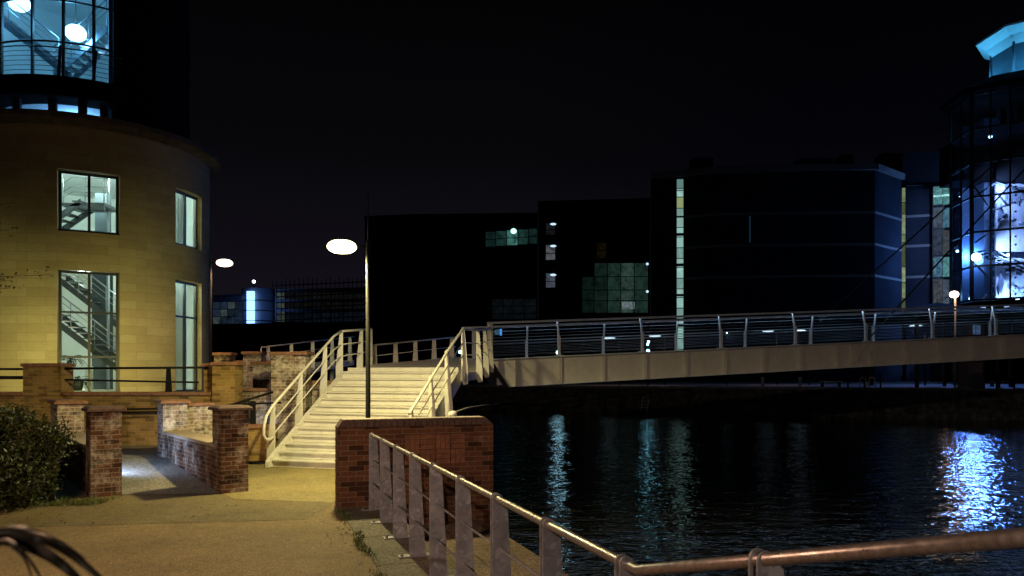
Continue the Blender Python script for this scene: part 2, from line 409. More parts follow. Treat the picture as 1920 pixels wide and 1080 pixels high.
# ------------------------------------------------------------------ ground, water, quays
RU = (.331, -.9436); RN = (.9436, .331)          # along the near railing, and across it towards the water
Q = Fr(0, 0, RN[0], RN[1])                       # x = distance towards the water, y = away from the camera
def sheet(name, pts, z, mat, kind='structure'):
    b = MB(); b.face([(x, y, z(x, y) if callable(z) else z) for x, y in pts]); o = b.build(name, mat); o['kind'] = kind; return o
def qp(n, t): v = Q.p(n, t, 0); return (v.x, v.y)
EDGE = 3.35
WZ = -1.18
path = MB()
path.prism([qp(1.2, -14), qp(1.2, 62), (-120, 62), (-120, -25), (-16, -25)], -.6, 0.0)
path.build('path', PATH); C.objects['path']['kind'] = 'structure'
# older surface laid against the resin path, up to the stairs and the ramp
b = MB(); b.face([(-30, 8.3, .004), (-7.0, 9.35, .004), (-2.75, 9.95, .004), (-2.66, 11.3, .004), (-3.2, 13.2, .004), (-3.2, 24, .004), (-30, 24, .004)])
struct(b.build('tarmac', PATH2))
# same resin path near the stairs, lamp light painted in as a brighter colour
b = MB(); b.face([(-4.3, 11.55, .008), (-2.7, 11.2, .008), (-2.9, 15.7, .008), (-6.2, 16.2, .008), (-5.2, 12.8, .008)]); struct(b.build('path_lit', PATH_LIT))
# quay edge: stones at path level, a lower ledge towards the water
st = MB()
i = 0; y = -12.0
while y < 40:
    L_ = 1.0 + R.random() * .7
    st.box(Q, 1.203, 1.93, y, y + L_ - .012, -.5, -.004 + R.random() * .012); y += L_
struct(st.build('kerb', STONE_Q, bevel=.012))
ld = MB(); y = -12.0
while y < 60:
    L_ = 1.5 + R.random() * .5
    ld.box(Q, 1.935, 2.62, y, y + L_ - .01, -.9, -.30 + R.random() * .006); ld.box(Q, 2.63, EDGE, y + .3, y + L_ + .29, -.9, -.30 + R.random() * .006); y += L_
struct(ld.build('ledge', LEDGE, bevel=.01))
nq = MB(); nq.box(Q, 1.2, EDGE - .05, -14, 62, -3, -.55)
tag(nq.build('quay_wall', QWALL), 'dark masonry dock wall below the near railing', 'wall')
sheet('water', [(-60, -30), (160, -30), (160, 90), (-60, 90)], WZ, WATER)
# far quay
FQ = Fr(X(900, 65), 65, X(1830, 50) - X(900, 65), -15)
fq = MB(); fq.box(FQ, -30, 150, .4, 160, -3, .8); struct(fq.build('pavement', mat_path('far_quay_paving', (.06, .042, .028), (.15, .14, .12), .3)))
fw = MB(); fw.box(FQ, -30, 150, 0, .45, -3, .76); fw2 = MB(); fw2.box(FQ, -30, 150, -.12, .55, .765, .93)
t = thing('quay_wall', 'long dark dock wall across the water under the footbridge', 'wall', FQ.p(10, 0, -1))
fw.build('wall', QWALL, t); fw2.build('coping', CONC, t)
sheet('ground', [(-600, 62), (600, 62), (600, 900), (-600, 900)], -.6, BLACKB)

# ladder on the far quay wall
lt = P(1216, 726, 59.8); lb = P(1206, 773, 58.2)
t = thing('ladder', 'steel rung ladder leaning down the far dock wall', 'ladder', (lb.x, lb.y, lb.z))
dx = Vector((.26, 0, 0))
for s_ in (-1, 1): MB().pipe([lb + dx * s_, lt + dx * s_], .045, 6).build('rail', mat_plain('ladder_steel', (.4, .45, .42), .4) if s_ < 0 else bpy.data.materials['ladder_steel'], t)
b = MB()
for i in range(8):
    q = lb.lerp(lt, (i + .5) / 8); b.pipe([q - dx, q + dx], .03, 6)
b.build('rungs', bpy.data.materials['ladder_steel'], t)

# ------------------------------------------------------------------ street lamps
def lamp_post(name, label, base, top, head_dx, head_r, spike, mat_glow, col, power, rp=.038, group=None, cone=179):
    t = thing(name, label, 'street lamp', base, group); bx, by, bz = base
    MB().lathe((bx, by, 0), [(rp * 1.9, bz - .02), (rp * 1.9, bz + .9), (rp * 1.15, bz + .98), (rp, top), (rp * .4, top + .02)], 14).build('post', POLE, t)
    MB().pipe([(bx, by, top), (bx, by, top + spike)], rp * .35, 8, r2=rp * .2).build('finial', POLE, t)
    hx = bx + head_dx; za = top - .10
    MB().pipe([(bx, by, za), (bx + head_dx * .5, by, za + .02), (hx, by, za)], rp * .42, 8).build('arm', POLE, t)
    h = MB().ell((hx, by, za + head_r * .30), head_r * .55, head_r * .55, head_r * .14, 22, 4, 0.0, 1.0).build('canopy', POLE, t)
    bl = MB().ell((hx, by, za), head_r * 1.02, head_r * 1.02, head_r * .5, 24, 10, -1.0, 1.0).build('lens', mat_glow, t)
    if power:
        z = za - head_r * .5 - .03
        l = light('SPOT', 'bulb', Vector((hx, by, z)) - Vector(base), power, col, head_r * .5, cone=cone, blend=.25)
        l.parent = t
    return t
lamp_post('street_lamp', 'lit yellow street lamp on a slim black post behind the brick wall', (X(690, 13), 13, 0), Z(452, 13) , X(641, 13) - X(690, 13), .25, .82, L_BULB, YEL, POW_LAMP)
lamp_post('street_lamp', 'lit pinkish street lamp close to the stone building', (X(395, 23), 23, .9), Z(487, 23), X(421, 23) - X(395, 23), .24, 0.75, L_PINK, PINK, POW_BACK)
lamp_post('street_lamp', 'lit street lamp on the promenade left of the camera', (-5.4, 2.6, 0), 4.45, .5, .25, .5, L_PINK, PINK, POW_NEAR)
lamp_post('street_lamp', 'tall unseen lamp added far behind the camera to light the footbridge', (-1.5, -30, 0), 10, .8, .35, .3, L_PINK, (1, .76, .58), 22000)  # unseen lamp added to brighten the bridge girder

# ------------------------------------------------------------------ near railing
t = thing('railing', 'galvanised railing with paired flat posts and tubular rail along the water', 'railing', qp(1.63, 0) + (0,))
s0 = Vector((-2.0, 10.63, 0)); ud = Vector((RU[0], RU[1], 0))
RZ = 1.072
def rp_(s, z, n=0.0): v = s0 + ud * s; return Vector((v.x + RN[0] * n, v.y + RN[1] * n, z))
corner = rp_(7.74, RZ); endp = Vector((1.25, 1.85, 1.542)); far_end = corner + (endp - corner) * 1.6
MB().pipe([rp_(-.05, RZ), corner, far_end], .0245, 20).build('top_rail', TUBE, t)
for zz in (.72, .385):
    MB().pipe([rp_(0, zz, .02), rp_(7.72, zz, .02), far_end - Vector((0, 0, RZ - zz))], .0105, 8).build('lower_rail', GALV, t)
def rail_post(c, zt, base, wide=True):
    """paired flat plates, square to the rail, wrapping it at the top"""
    f = Fr(c.x, c.y, RN[0], RN[1])
    pp = []
    for a in range(-10, 101, 22): pp.append((.005 + .037 * math.cos(rad(180 - (a + 10) * 1.64)), zt + .0 + .037 * math.sin(rad(180 - (a + 10) * 1.64))))
    poly = [(-.034, base), (.135, base)] + [(.078, zt - .035)] + [(.003 + .037 * math.cos(rad(a)), zt + .037 * math.sin(rad(a))) for a in range(20, 181, 20)]
    b = MB()
    for o_ in (-.026, .018): b.plate(f, poly, o_, o_ + .008)
    p_ = b.build('post', GALV, t, bevel=.0015)
    b = MB().box(f, -.15, .25, -.055, .055, base, base + .012)
    bp = b.build('base_plate', GALV, p_)
    b = MB()
    for bx_ in (-.115, .21): b.lathe(f.p(bx_, 0, base + .012), [(.019, 0), (.019, .012), (.008, .013), (.008, .035)], 6)
    b.build('bolts', GALV, bp)
for i in range(9):
    c = rp_(i * .95, 0); rail_post(c, RZ, .006)
for tt in (.463, 1.25):
    c = corner + (endp - corner) * tt; rail_post(c, c.z, -.0)

# ------------------------------------------------------------------ foreground brick wall
B = Fr(-2.52, 10.8, RN[0], RN[1]); WL = 2.363
t = thing('brick_wall', 'red brick wall with dark soldier course top at the end of the railing', 'wall', B.p(1.2, .17, 0))
b = MB(); b.box(B, 0, WL, 0, .34, -.6, 1.16); b.build('wall', BR_FRONT, t)
b = MB(); x = .0
n_s = 27; sw = WL / n_s
for i in range(n_s):
    if i < 2 or i > n_s - 4: continue
    j = R.random() * .003
    b.hexa([B.p(i * sw + .004, -.004 - j, 1.164), B.p((i + 1) * sw - .004, -.004 - j, 1.164), B.p((i + 1) * sw - .004, .344, 1.164), B.p(i * sw + .004, .344, 1.164),
            B.p(i * sw + .004, .02 - j, 1.272), B.p((i + 1) * sw - .004, .02 - j, 1.272), B.p((i + 1) * sw - .004, .32, 1.272), B.p(i * sw + .004, .32, 1.272)])
# splayed end blocks
for x0, x1, s0_, s1_ in ((0, 2 * sw, .07, 0), ((n_s - 3) * sw, WL, 0, .12)):
    b.hexa([B.p(x0 + .0, -.006, 1.164), B.p(x1, -.006, 1.164), B.p(x1, .346, 1.164), B.p(x0, .346, 1.164),
            B.p(x0 + s0_, .02, 1.272), B.p(x1 - s1_, .02, 1.272), B.p(x1 - s1_, .32, 1.272), B.p(x0 + s0_, .32, 1.272)])
cp_ = b.build('coping', SOLD, t, bevel=.004)
MB().box(B, .085, WL - .14, .035, .305, 1.15, 1.277).build('coping_top_lit', COPING_LIT, cp_)  # pale slab standing for the lamp light on the coping top
# basket-weave panel: small blocks of upright and flat bricks, a few millimetres proud
b = MB()
for r_ in range(2):
    for c_ in range(4):
        x0 = .98 + c_ * .235; z0 = .58 + r_ * .225
        if (r_ + c_) % 2:
            for k in range(3): b.box(B, x0 + k * .075 + .004, x0 + (k + 1) * .075 - .004, -.004, .02, z0 + .004, z0 + .216)
        else:
            for k in range(3): b.box(B, x0 + .004, x0 + .221, -.004, .02, z0 + k * .075 + .004, z0 + (k + 1) * .075 - .004)
b.build('brick_panel', mat_plain('panel_brick', (.17, .07, .038), .9, var=.4, scale=9, bmp=.5), t, bevel=.003)

# ------------------------------------------------------------------ brick gate walls and ramp
G = Fr(-4.69, 12.03, .785, .62)
def coping_cap(f, x0, x1, y0, y1, z, over=.06, h=.04, ch=.05):
    b = MB(); b.box(f, x0 - over, x1 + over, y0 - over, y1 + over, z, z + h)
    a = [(x0 - over, y0 - over), (x1 + over, y0 - over), (x1 + over, y1 + over), (x0 - over, y1 + over)]
    c_ = [(x0 - over + ch, y0 - over + ch), (x1 + over - ch, y0 - over + ch), (x1 + over - ch, y1 + over - ch), (x0 - over + ch, y1 + over - ch)]
    b.hexa([f.p(*q, z + h + .001) for q in a] + [f.p(*q, z + h + .035) for q in c_]); return b
def gate_wall(xo, yo, label, matf, matb, back_len):
    t = thing('brick_wall', label, 'wall', G.p(xo + .2, yo + 2, 0))
    p1 = MB().box(G, xo, xo + .44, yo, yo + .44, -.1, 1.345).build('pier', matf, t)
    coping_cap(G, xo, xo + .44, yo, yo + .44, 1.346).build('pier_cap', SOLD, p1, bevel=.005)
    MB().box(G, xo + .03, xo + .40, yo + .44, yo + 3.67, -.1, .725).build('wall', matf, t)
    MB().box(G, xo - .01, xo + .44, yo + .445, yo + 3.665, .727, .79).build('coping', COPING, t, bevel=.02)
    p2 = MB().box(G, xo, xo + .46, yo + 3.67, yo + 3.67 + back_len, -.1, 1.345).build('pier', matb, t)
    coping_cap(G, xo, xo + .46, yo + 3.67, yo + 3.67 + back_len, 1.346).build('pier_cap', SOLD_RED, p2, bevel=.005)
    return t
gr = gate_wall(0, 0, 'brick ramp wall with square end piers nearest the white stairs', BR_PIER, BR_WHITE, .46)
MB().box(G, .46, .98, 3.78, 4.12, -.1, 1.27).build('return_wall', BR_WHITE, gr)
MB().box(G, .44, 1.02, 3.75, 4.15, 1.275, 1.34).build('coping', SOLD_RED, gr, bevel=.01)
gl = gate_wall(-1.71, .89, 'brick ramp wall with square end piers beside the bush', BR_PIER, BR_WHITE, .95)
b = MB()
b.face([G.p(-1.26, .89, .012), G.p(.0, .02, .012), G.p(.03, 3.67, .27), G.p(-1.30, 3.67, .27)])
b.face([G.p(-1.30, 3.67, .27), G.p(.03, 3.67, .27), G.p(.9, 4.2, .27), G.p(.9, 7.2, .27), G.p(-3.4, 7.2, .27), G.p(-3.4, 5.2, .27)])
b.build('ramp', PAVE); C.objects['ramp']['kind'] = 'structure'
# recessed bulkhead light low on the bush-side ramp wall
t = thing('wall_light', 'small white bulkhead light low on the ramp wall beside the bush', 'wall light', G.p(-1.27, 2.6, .5))
MB().box(G, -1.31, -1.262, 2.38, 2.62, .42, .56).build('housing', BLACK, t, bevel=.005)
MB().box(G, -1.2615, -1.25, 2.40, 2.60, .435, .545).build('lens', mat_emit('bulkhead_glow', (.75, .88, 1), 12), t)
l = light('SPOT', 'bulb', G.p(-1.22, 2.5, .5) - wloc(t), 95, (.42, .6, 1), .06, target=G.p(.1, 2.9, .1) - wloc(t), cone=150, blend=.8); l.parent = t

# low wall between the ramp and the stairs
R0y = 16.3
t = thing('brick_wall', 'low lamplit brick wall at the foot of the white stairs', 'wall', (X(440, 16.3), 16.3, 0))
MB().box(W0, X(385, 16.3), X(512, 16.3), 16.3, 16.62, -.1, .745).build('wall', BR_LAMPLIT, t)
MB().box(W0, X(380, 16.3), X(513, 16.3), 16.26, 16.66, .747, .82).build('coping', SOLD_RED, t, bevel=.01)

# long retaining wall with piers in front of the stone building
t = thing('brick_wall', 'long lamplit brick retaining wall with tall piers below the stone building', 'wall', (-10, 17.5, 0))
x1 = X(398, 17.4)
MB().box(W0, -22, x1, 17.4, 17.75, -.1, 1.435).build('wall', BR_LAMPLIT, t)
MB().box(W0, -22, X(45, 17.4) - .0, 17.34, 17.8, 1.437, 1.515).build('coping', SOLD_RED, t, bevel=.012)
MB().box(W0, X(118, 17.4), x1, 17.34, 17.8, 1.437, 1.515).build('coping', SOLD_RED, t, bevel=.012)
for a, c_, zt, yy in ((45, 116, 2.10, 17.36), (401, 443, 2.13, 17.30), (378, 400, 2.10, 17.52)):
    p_ = MB().box(W0, X(a, 17.4), X(c_, 17.4), yy, yy + .5, 1.436 if a != 401 else -.1, zt).build('pier', BR_LAMPLIT, t)
    MB().box(W0, X(a, 17.4) - .035, X(c_, 17.4) + (.06 if a == 401 else .035), yy - .05, yy + .55, zt + .002, zt + .085).build('pier_cap', SOLD_RED, p_, bevel=.012)
struct(MB().box(W0, -40, X(443, 17.8), 17.76, 50, -.1, 1.3).build('terrace', mat_path('terrace_paving', (.07, .065, .055), (.12, .11, .1), .6)))
# black railings on that wall
def flat_post(f, x, z0, z1, par, w0=.16, w1=.09, mat=BLACK, y=0, th=.02, name='post'):
    return MB().plate(f, [(x - w0 / 2, z0), (x + w0 / 2, z0), (x + w1 / 2, z1), (x - w1 / 2, z1)], y, y + th).build(name, mat, par)
RF = Fr(0, 17.52, 1, 0)
t = thing('railing', 'black tubular railing on the brick wall between two piers', 'railing', (X(250, 17.5), 17.5, 1.51), 'black railings on the retaining wall')
MB().pipe([RF.p(X(117, 17.5), 0, Z(691, 17.5)), RF.p(X(385, 17.5), 0, Z(689, 17.5))], .028, 10).build('top_rail', BLACK, t)
MB().lathe(RF.p(X(387, 17.5), 0, Z(692, 17.5)), [(.05, 0), (.05, .08)], 10).build('end_cap', BLACK, t)
MB().pipe([RF.p(X(117, 17.5), 0, Z(712, 17.5)), RF.p(X(372, 17.5), 0, Z(717, 17.5))], .022, 8).build('lower_rail', BLACK, t)
flat_post(RF, X(315, 17.5), 1.51, Z(688, 17.5), t)
t = thing('railing', 'black tubular railing running off left behind the bush', 'railing', (X(10, 17.5), 17.5, 1.51), 'black railings on the retaining wall')
MB().pipe([RF.p(-20, 0, Z(692, 17.5)), RF.p(X(46, 17.5), 0, Z(692, 17.5))], .028, 10).build('top_rail', BLACK, t)
MB().pipe([RF.p(-20, 0, Z(708, 17.5)), RF.p(X(46, 17.5), 0, Z(708, 17.5))], .04, 8).build('lower_rail', BLACK, t)
flat_post(RF, X(-60, 17.5), 1.51, Z(690, 17.5), t)
# wall, tall whitened pier and stepped piers behind
t = thing('brick_wall', 'tall brick pier whitened near its top behind the stair handrail', 'wall', (X(540, 18.3), 18.3, 0))
MB().box(W0, X(508, 18.2), X(551, 18.2), 18.2, 18.7, -.1, 2.40).build('pier', BR_WHITE, t)
MB().box(W0, X(551, 18.2) + .001, X(573, 18.2), 18.24, 18.7, -.1, 2.395).build('pier', BR_WHITE, t)
MB().box(W0, X(505, 18.2), X(550, 18.2), 18.15, 18.76, 2.402, 2.475).build('pier_cap', SOLD_RED, t, bevel=.012)
b = MB()
for k in range(5): b.box(W0, X(550, 18.2) + .004 + k * .072, X(550, 18.2) + .07 + k * .072, 18.10, 18.78, 2.398, 2.485)
b.build('pier_cap', SOLD_RED, t, bevel=.008)
MB().box(W0, X(573, 18.2) + .002, -4.12, 18.75, 19.1, -.1, 1.70).build('wall', BR_WHITE, t)
MB().box(W0, X(575, 18.2), -4.12, 18.70, 19.15, 1.702, 1.77).build('coping', SOLD_RED, t, bevel=.01)
t = thing('brick_wall', 'short brick wall bathed in blue light behind the black handrail', 'wall', (X(480, 18.8), 18.8, 0))
MB().box(W0, X(443, 18.7), X(507, 18.7), 18.7, 19.0, -.1, 1.50).build('wall', BR_WHITE, t)
MB().box(W0, X(430, 18.7), X(508, 18.7), 18.64, 19.06, 1.502, 1.575).build('coping', SOLD_RED, t, bevel=.01)
for (a, c_, ty, D_, lab) in ((401, 432, 661, 24, 'small dark brick pier with reddish cap nearest the stone building'),
                            (456, 489, 659, 24, 'dark brick pier with stained white side between two shorter piers'),
                            (474, 507, 678, 20.6, 'squat whitened brick pier tucked left of the tallest pier')):
    z1 = Z(ty, D_) - .09
    t = thing('brick_wall', lab, 'wall', (X((a + c_) / 2, D_), D_, 1.3), 'stepped brick piers of the upper ramp')
    MB().box(W0, X(a, D_), X(c_, D_), D_, D_ + .45, 0, z1).build('pier', BR_WHITE if a != 401 else BR_PIER, t)
    MB().box(W0, X(a, D_) - .05, X(c_, D_) + .05, D_ - .05, D_ + .5, z1 + .002, z1 + .09).build('pier_cap', SOLD_RED, t, bevel=.012)
t = thing('brick_wall', 'dark low brick parapet linking the stepped piers', 'wall', (X(450, 24.2), 24.2, 0))
MB().box(W0, X(432, 24.2), X(560, 24.2), 24.2, 24.5, 0, Z(680, 24.2)).build('wall', BR_PIER, t)
MB().box(W0, X(432, 24.2), X(560, 24.2), 24.15, 24.55, Z(680, 24.2) + .002, Z(680, 24.2) + .07).build('coping', SOLD_RED, t, bevel=.01)
# black handrails of the lower ramp
t = thing('handrail', 'black sloping handrail rising behind the gate pier towards the stairs', 'handrail', (X(440, 17.0), 17.0, 0))
MB().pipe([P(372, 775, 16.9), P(440, 757, 17.2), P(512, 735, 17.6)], .026, 8).build('top_rail', BLACK, t)
MB().pipe([P(372, 778, 16.9), P(440, 758, 17.25), P(527, 755, 17.7)], .022, 8).build('lower_rail', BLACK, t)
flat_post(Fr(0, 17.3, 1, 0), X(474, 17.3), 0, Z(752, 17.3), t, w0=.17, w1=.12)
t = thing('handrail', 'black twin handrail crossing between the two ramp walls', 'handrail', (X(255, 17.2), 17.2, .27))
MB().pipe([P(200, 768, 17.2), P(300, 766, 17.2)], .022, 8).build('top_rail', BLACK, t)
MB().pipe([P(200, 774, 17.2), P(300, 772, 17.2)], .022, 8).build('lower_rail', BLACK, t)
b = MB()
for px in (192, 306): b.pipe([P(px + (8 if px < 250 else -8), 768, 17.2), P(px + (8 if px < 250 else -8), 772, 17.38)], .018, 6)
b.build('brackets', BLACK, t)
t = thing('wall_light', 'bluish bulkhead light on the lower ramp behind the gate pier', 'wall light', P(452, 800, 17.4))
MB().box(W0, X(440, 17.6), X(458, 17.6), 17.55, 17.6, .6, .75).build('housing', BLACK, t)
MB().box(W0, X(441, 17.6), X(457, 17.6), 17.601, 17.61, .61, .74).build('lens', bpy.data.materials['bulkhead_glow'], t)
MB().box(W0, X(447, 17.6), X(451, 17.6), 17.56, 17.59, 0, .6).build('post', BLACK, t)
l = light('SPOT', 'bulb', (0.05, .3, -.05), 9, (.25, .45, 1), .05, target=(.35, 1.3, .1), cone=75, blend=.8); l.parent = t

# coiled hose at the foot of the wall
t = MB()
pts = [(X(483, 16.1) + .17 * math.cos(a * .5), 16.05 + .12 * math.sin(a * .5), .02 + .012 * (a // 12)) for a in range(36)]
tag(t.pipe(pts, .012, 6).build('cable', BLACK), 'black cable loop lying beside the foot of the stairs', 'cable')

# ------------------------------------------------------------------ white stairs and landing
S = Fr(-5.02, 15.6, .958, -.287); SW = 3.0; RS, TR, NS = .152, .24, 13
t = stairs = thing('staircase', 'wide white steel staircase rising to the footbridge', 'staircase', S.p(1.5, 1.4, 0))
for k in range(NS):
    b = MB(); y0 = k * TR
    b.box(S, .03, SW - .03, y0 - .05, y0 + TR - .01, (k + 1) * RS - .03, (k + 1) * RS)
    b.box(S, .032, SW - .032, y0, y0 + .012, k * RS + (.002 if k else -.05), (k + 1) * RS - .029)
    b.build('step', WHITE, t, bevel=.003)
for x0, x1 in ((-.05, .03), (SW - .03, SW + .05)):
    b = MB(); top = NS * RS
    b.plate_y(S, [(-.16, -.03), (.30, -.03), (3.15, 1.72), (3.3, 1.72), (3.3, top + .03), (2.96, top + .03), (-.06, .20), (-.16, .12)], x0, x1)
    b.build('stringer', WHITE, t, bevel=.004)
def rail_z(y): return 1.02 + .13 + (y / TR) * RS if y < 2.75 else 1.02 + NS * RS
def side_post(f, y, x_in, sgn, z0, z1, par, th=.016, bot=.20, topw=.085, mat=WHITE):
    # plate square to the stairs: straight inside edge, flared outside edge
    b = MB(); xi = x_in; w0 = sgn * bot; w1 = sgn * topw
    poly = [(xi, z0 + .12), (xi + w0 * .35, z0), (xi + w0, z0 + .02), (xi + w0, z0 + .3), (xi + w1, z1 - .02), (xi + w1 * .5, z1 + .035), (xi, z1 - .02)]
    if sgn < 0: poly = poly[::-1]
    b.plate(f, poly, y - th / 2, y + th / 2); return b.build('post', mat, par, bevel=.003)
yl = [.2, 1.25, 2.3, 3.05]
for y in yl:
    zt = rail_z(y); z0 = max(-.0, (y / TR) * RS - .15) if y > .5 else 0.0
    side_post(S, y, -.055, -1, z0, zt, t)
xr = SW + .2
MB().pipe([S.p(-.10, yl[0] + .02, .60), S.p(-.10, .05, .56), S.p(-.10, -.07, .58), S.p(-.10, -.14, .68), S.p(-.10, -.12, .86), S.p(-.10, -.04, 1.06), S.p(-.10, .08, 1.17)] +
          [S.p(-.10, y, rail_z(y) + .0) for y in (.2, 2.7)] + [S.p(-.10, 3.05, rail_z(3.05))], .030, 12).build('handrail', WHITE, t)
for o_ in (.33, .62):
    MB().pipe([S.p(-.10, y, rail_z(y) - o_) for y in (.2, 2.7)] + [S.p(-.10, 3.05, rail_z(3.05) - o_)], .014, 8).build('lower_rail', WHITE, t)
yr = [.15, 1.15, 2.05]
for y in yr:
    side_post(S, y, SW + .055, 1, (y / TR) * RS - .42 if y > .6 else 0, rail_z(y), t)
MB().box(S, SW + .05, SW + .16, 2.03, 2.07, 1.0, 1.1).build('bracket', WHITE, t)
# landing railing, right side: curves round to the bridge
cr = [S.p(xr - .03, 2.93, 0), Vector((-.86, 18.9, 0)), Vector((-.74, 20.4, 0)), Vector((-.66, 22.2, 0))]
def dz(D): return 1.98 + max(0, D - 18.4) * .075
MB().pipe([S.p(SW + .13, y, rail_z(y)) for y in (.0, 2.05)] + [Vector((c.x, c.y, dz(c.y) + 1.02)) for c in cr] + [Vector((-.62, 23.2, dz(23.2) + 1.02))], .030, 12).build('handrail', WHITE, t)
for o_ in (.33, .62):
    MB().pipe([S.p(SW + .13, y, rail_z(y) - o_) for y in (.15, 2.05)] + [Vector((c.x, c.y, dz(c.y) + 1.02 - o_)) for c in cr], .014, 8).build('lower_rail', WHITE, t)
for c in cr:
    f = Fr(c.x, c.y, .95, -.25)
    side_post(f, 0, -.05, 1, dz(c.y) - .30, dz(c.y) + 1.02, t, bot=.17)
cl = [Vector((-4.02, 19.9, 0)), Vector((-4.03, 21.3, 0))]
for c in cl: side_post(Fr(c.x, c.y, .96, .0), 0, .05, -1, dz(c.y) - .1, dz(c.y) + 1.02, t, bot=.17)
q0 = S.p(-.10, 3.05, rail_z(3.05))
for o_, r_ in ((0, .028), (.33, .014), (.62, .014)):
    MB().pipe([q0 - Vector((0, 0, o_))] + [Vector((c.x, c.y, dz(c.y) + 1.02 - o_)) for c in cl], r_, 8).build('landing_rail', WHITE, t)
land = [S.p(-.05, 3.135, 0), S.p(SW + .05, 3.135, 0), S.p(SW + .28, 2.75, 0), Vector((-.9, 18.8, 0)), Vector((-.76, 20.4, 0)), Vector((-.62, 23.2, 0)), Vector((-1.75, 25.9, 0)), Vector((-4.05, 21.8, 0))]
MB().prism([(v.x, v.y) for v in land], lambda x, y: dz(y) - .22, lambda x, y: dz(y) - .02).build('landing', GIRD, t)
MB().box(S, .03, SW - .03, 3.14, 3.16, 1.985, 2.09).build('threshold', GIRD, t)
b = MB()
for (x, y) in ((-3.9, 20.9), (-3.2, 21.8)): b.pipe([(x, y, -.2), (x, y, dz(y) - .1)], .07, 12)
b.build('support', GIRD, t)

# ------------------------------------------------------------------ footbridge
Bd = Fr(-.62, 23.3, .969, .248); BWd = 2.7; BL = 33.0
def bz(s): return 2.40 + .0503 * s
t = bridge = thing('footbridge', 'pale steel footbridge with deep ribbed girders crossing the dock', 'footbridge', Bd.p(0, 1.3, 0))
def sloped(b, s0_, s1_, y0, y1, za, zb):
    return b.hexa([Bd.p(s0_, y0, bz(s0_) + za), Bd.p(s1_, y0, bz(s1_) + za), Bd.p(s1_, y1, bz(s1_) + za), Bd.p(s0_, y1, bz(s0_) + za),
                   Bd.p(s0_, y0, bz(s0_) + zb), Bd.p(s1_, y0, bz(s1_) + zb), Bd.p(s1_, y1, bz(s1_) + zb), Bd.p(s0_, y1, bz(s0_) + zb)])
GD = .88
for side, (y0, y1, o_) in enumerate(((0, .02, -1), (BWd - .02, BWd, 1))):
    b = MB()
    b.hexa([Bd.p(.55, y0, bz(0) - GD), Bd.p(BL, y0, bz(BL) - GD), Bd.p(BL, y1, bz(BL) - GD), Bd.p(.55, y1, bz(0) - GD),
            Bd.p(0.0, y0, bz(0) - .04), Bd.p(BL, y0, bz(BL) - .04), Bd.p(BL, y1, bz(BL) - .04), Bd.p(0.0, y1, bz(0) - .04)])
    g = b.build('girder', GIRD, t)
    fl = MB(); sloped(fl, -.05, BL, y0 - .18, y1 + .1, -.038, 0); sloped(fl, .55, BL, y0 - .09, y1 + .09, -GD - .025, -GD)
    fl.build('flanges', HRAIL, g)
    s_ = .74
    while s_ < BL:
        ya, yb = (y0 - .17, y0 - .001) if o_ < 0 else (y1 + .001, y1 + .095); st_ = MB()
        st_.hexa([Bd.p(s_, ya, bz(s_) - GD), Bd.p(s_ + .035, ya, bz(s_) - GD), Bd.p(s_ + .035, yb, bz(s_) - GD), Bd.p(s_, yb, bz(s_) - GD),
                  Bd.p(s_, ya, bz(s_) - .04), Bd.p(s_ + .035, ya, bz(s_) - .04), Bd.p(s_ + .035, yb, bz(s_) - .04), Bd.p(s_, yb, bz(s_) - .04)])
        st_.build('stiffener', GIRD, g); s_ += 1.46
    # handrail line
    yr_ = y0 + .17 if o_ < 0 else y0 - .17
    hr = MB(); sloped(hr, -.12 if o_ < 0 else -.5, BL, yr_ - .05, yr_ + .05, 1.10, 1.165); hr.build('handrail', HRAIL, t, bevel=.01)
    off = 0.0 if o_ < 0 else -.35
    s_ = 2.2 + (off if o_ > 0 else 0)
    while s_ < BL:
        f = Fr(*Bd.p(s_, 0, 0).xy, Bd.u[0], Bd.u[1]); zb_ = bz(s_)
        def row(y, z, wx, wy): return [f.p(-wx, y - wy, z), f.p(wx, y - wy, z), f.p(wx, y + wy, z), f.p(-wx, y + wy, z)]
        k = -o_
        yb0 = y0 + .0
        rows = [row(yb0 + k * .02, zb_ - .0, .045, .06), row(yb0 + k * .03, zb_ + .12, .034, .045), row(yb0 + k * .02, zb_ + .58, .038, .05), row(yb0 + k * .09, zb_ + .68, .024, .03), row(yb0 + k * .17, zb_ + 1.10, .024, .028)]
        b = MB()
        for a, c_ in zip(rows, rows[1:]): b.hexa(a + c_)
        p_ = b.build('post', GIRD, t)
        MB().box(f, -.14, .14, yb0 - .07, yb0 + .07, zb_ + .001, zb_ + .02).build('base_plate', GIRD, p_)
        s_ += 2.88
    wr = MB()
    for k in range(9):
        zz = .12 + k * .105; yy = yb0 + (-o_) * (.03 + .12 * max(0, (zz - .6)) / .5)
        wr.pipe([Bd.p(.05, yy, bz(.05) + zz), Bd.p(BL, yy, bz(BL) + zz)], .0045 if k != 4 else .012, 4)
    wr.build('wires', RAIL_IN, t)
    f = Fr(*Bd.p(0, 0, 0).xy, Bd.u[0], Bd.u[1])
    MB().box(f, -.10, .02, y0 - .02, y0 + .26 if o_ < 0 else y0 + .05, bz(0) - .05, bz(0) + 1.09).build('end_post', GIRD, t, bevel=.006)
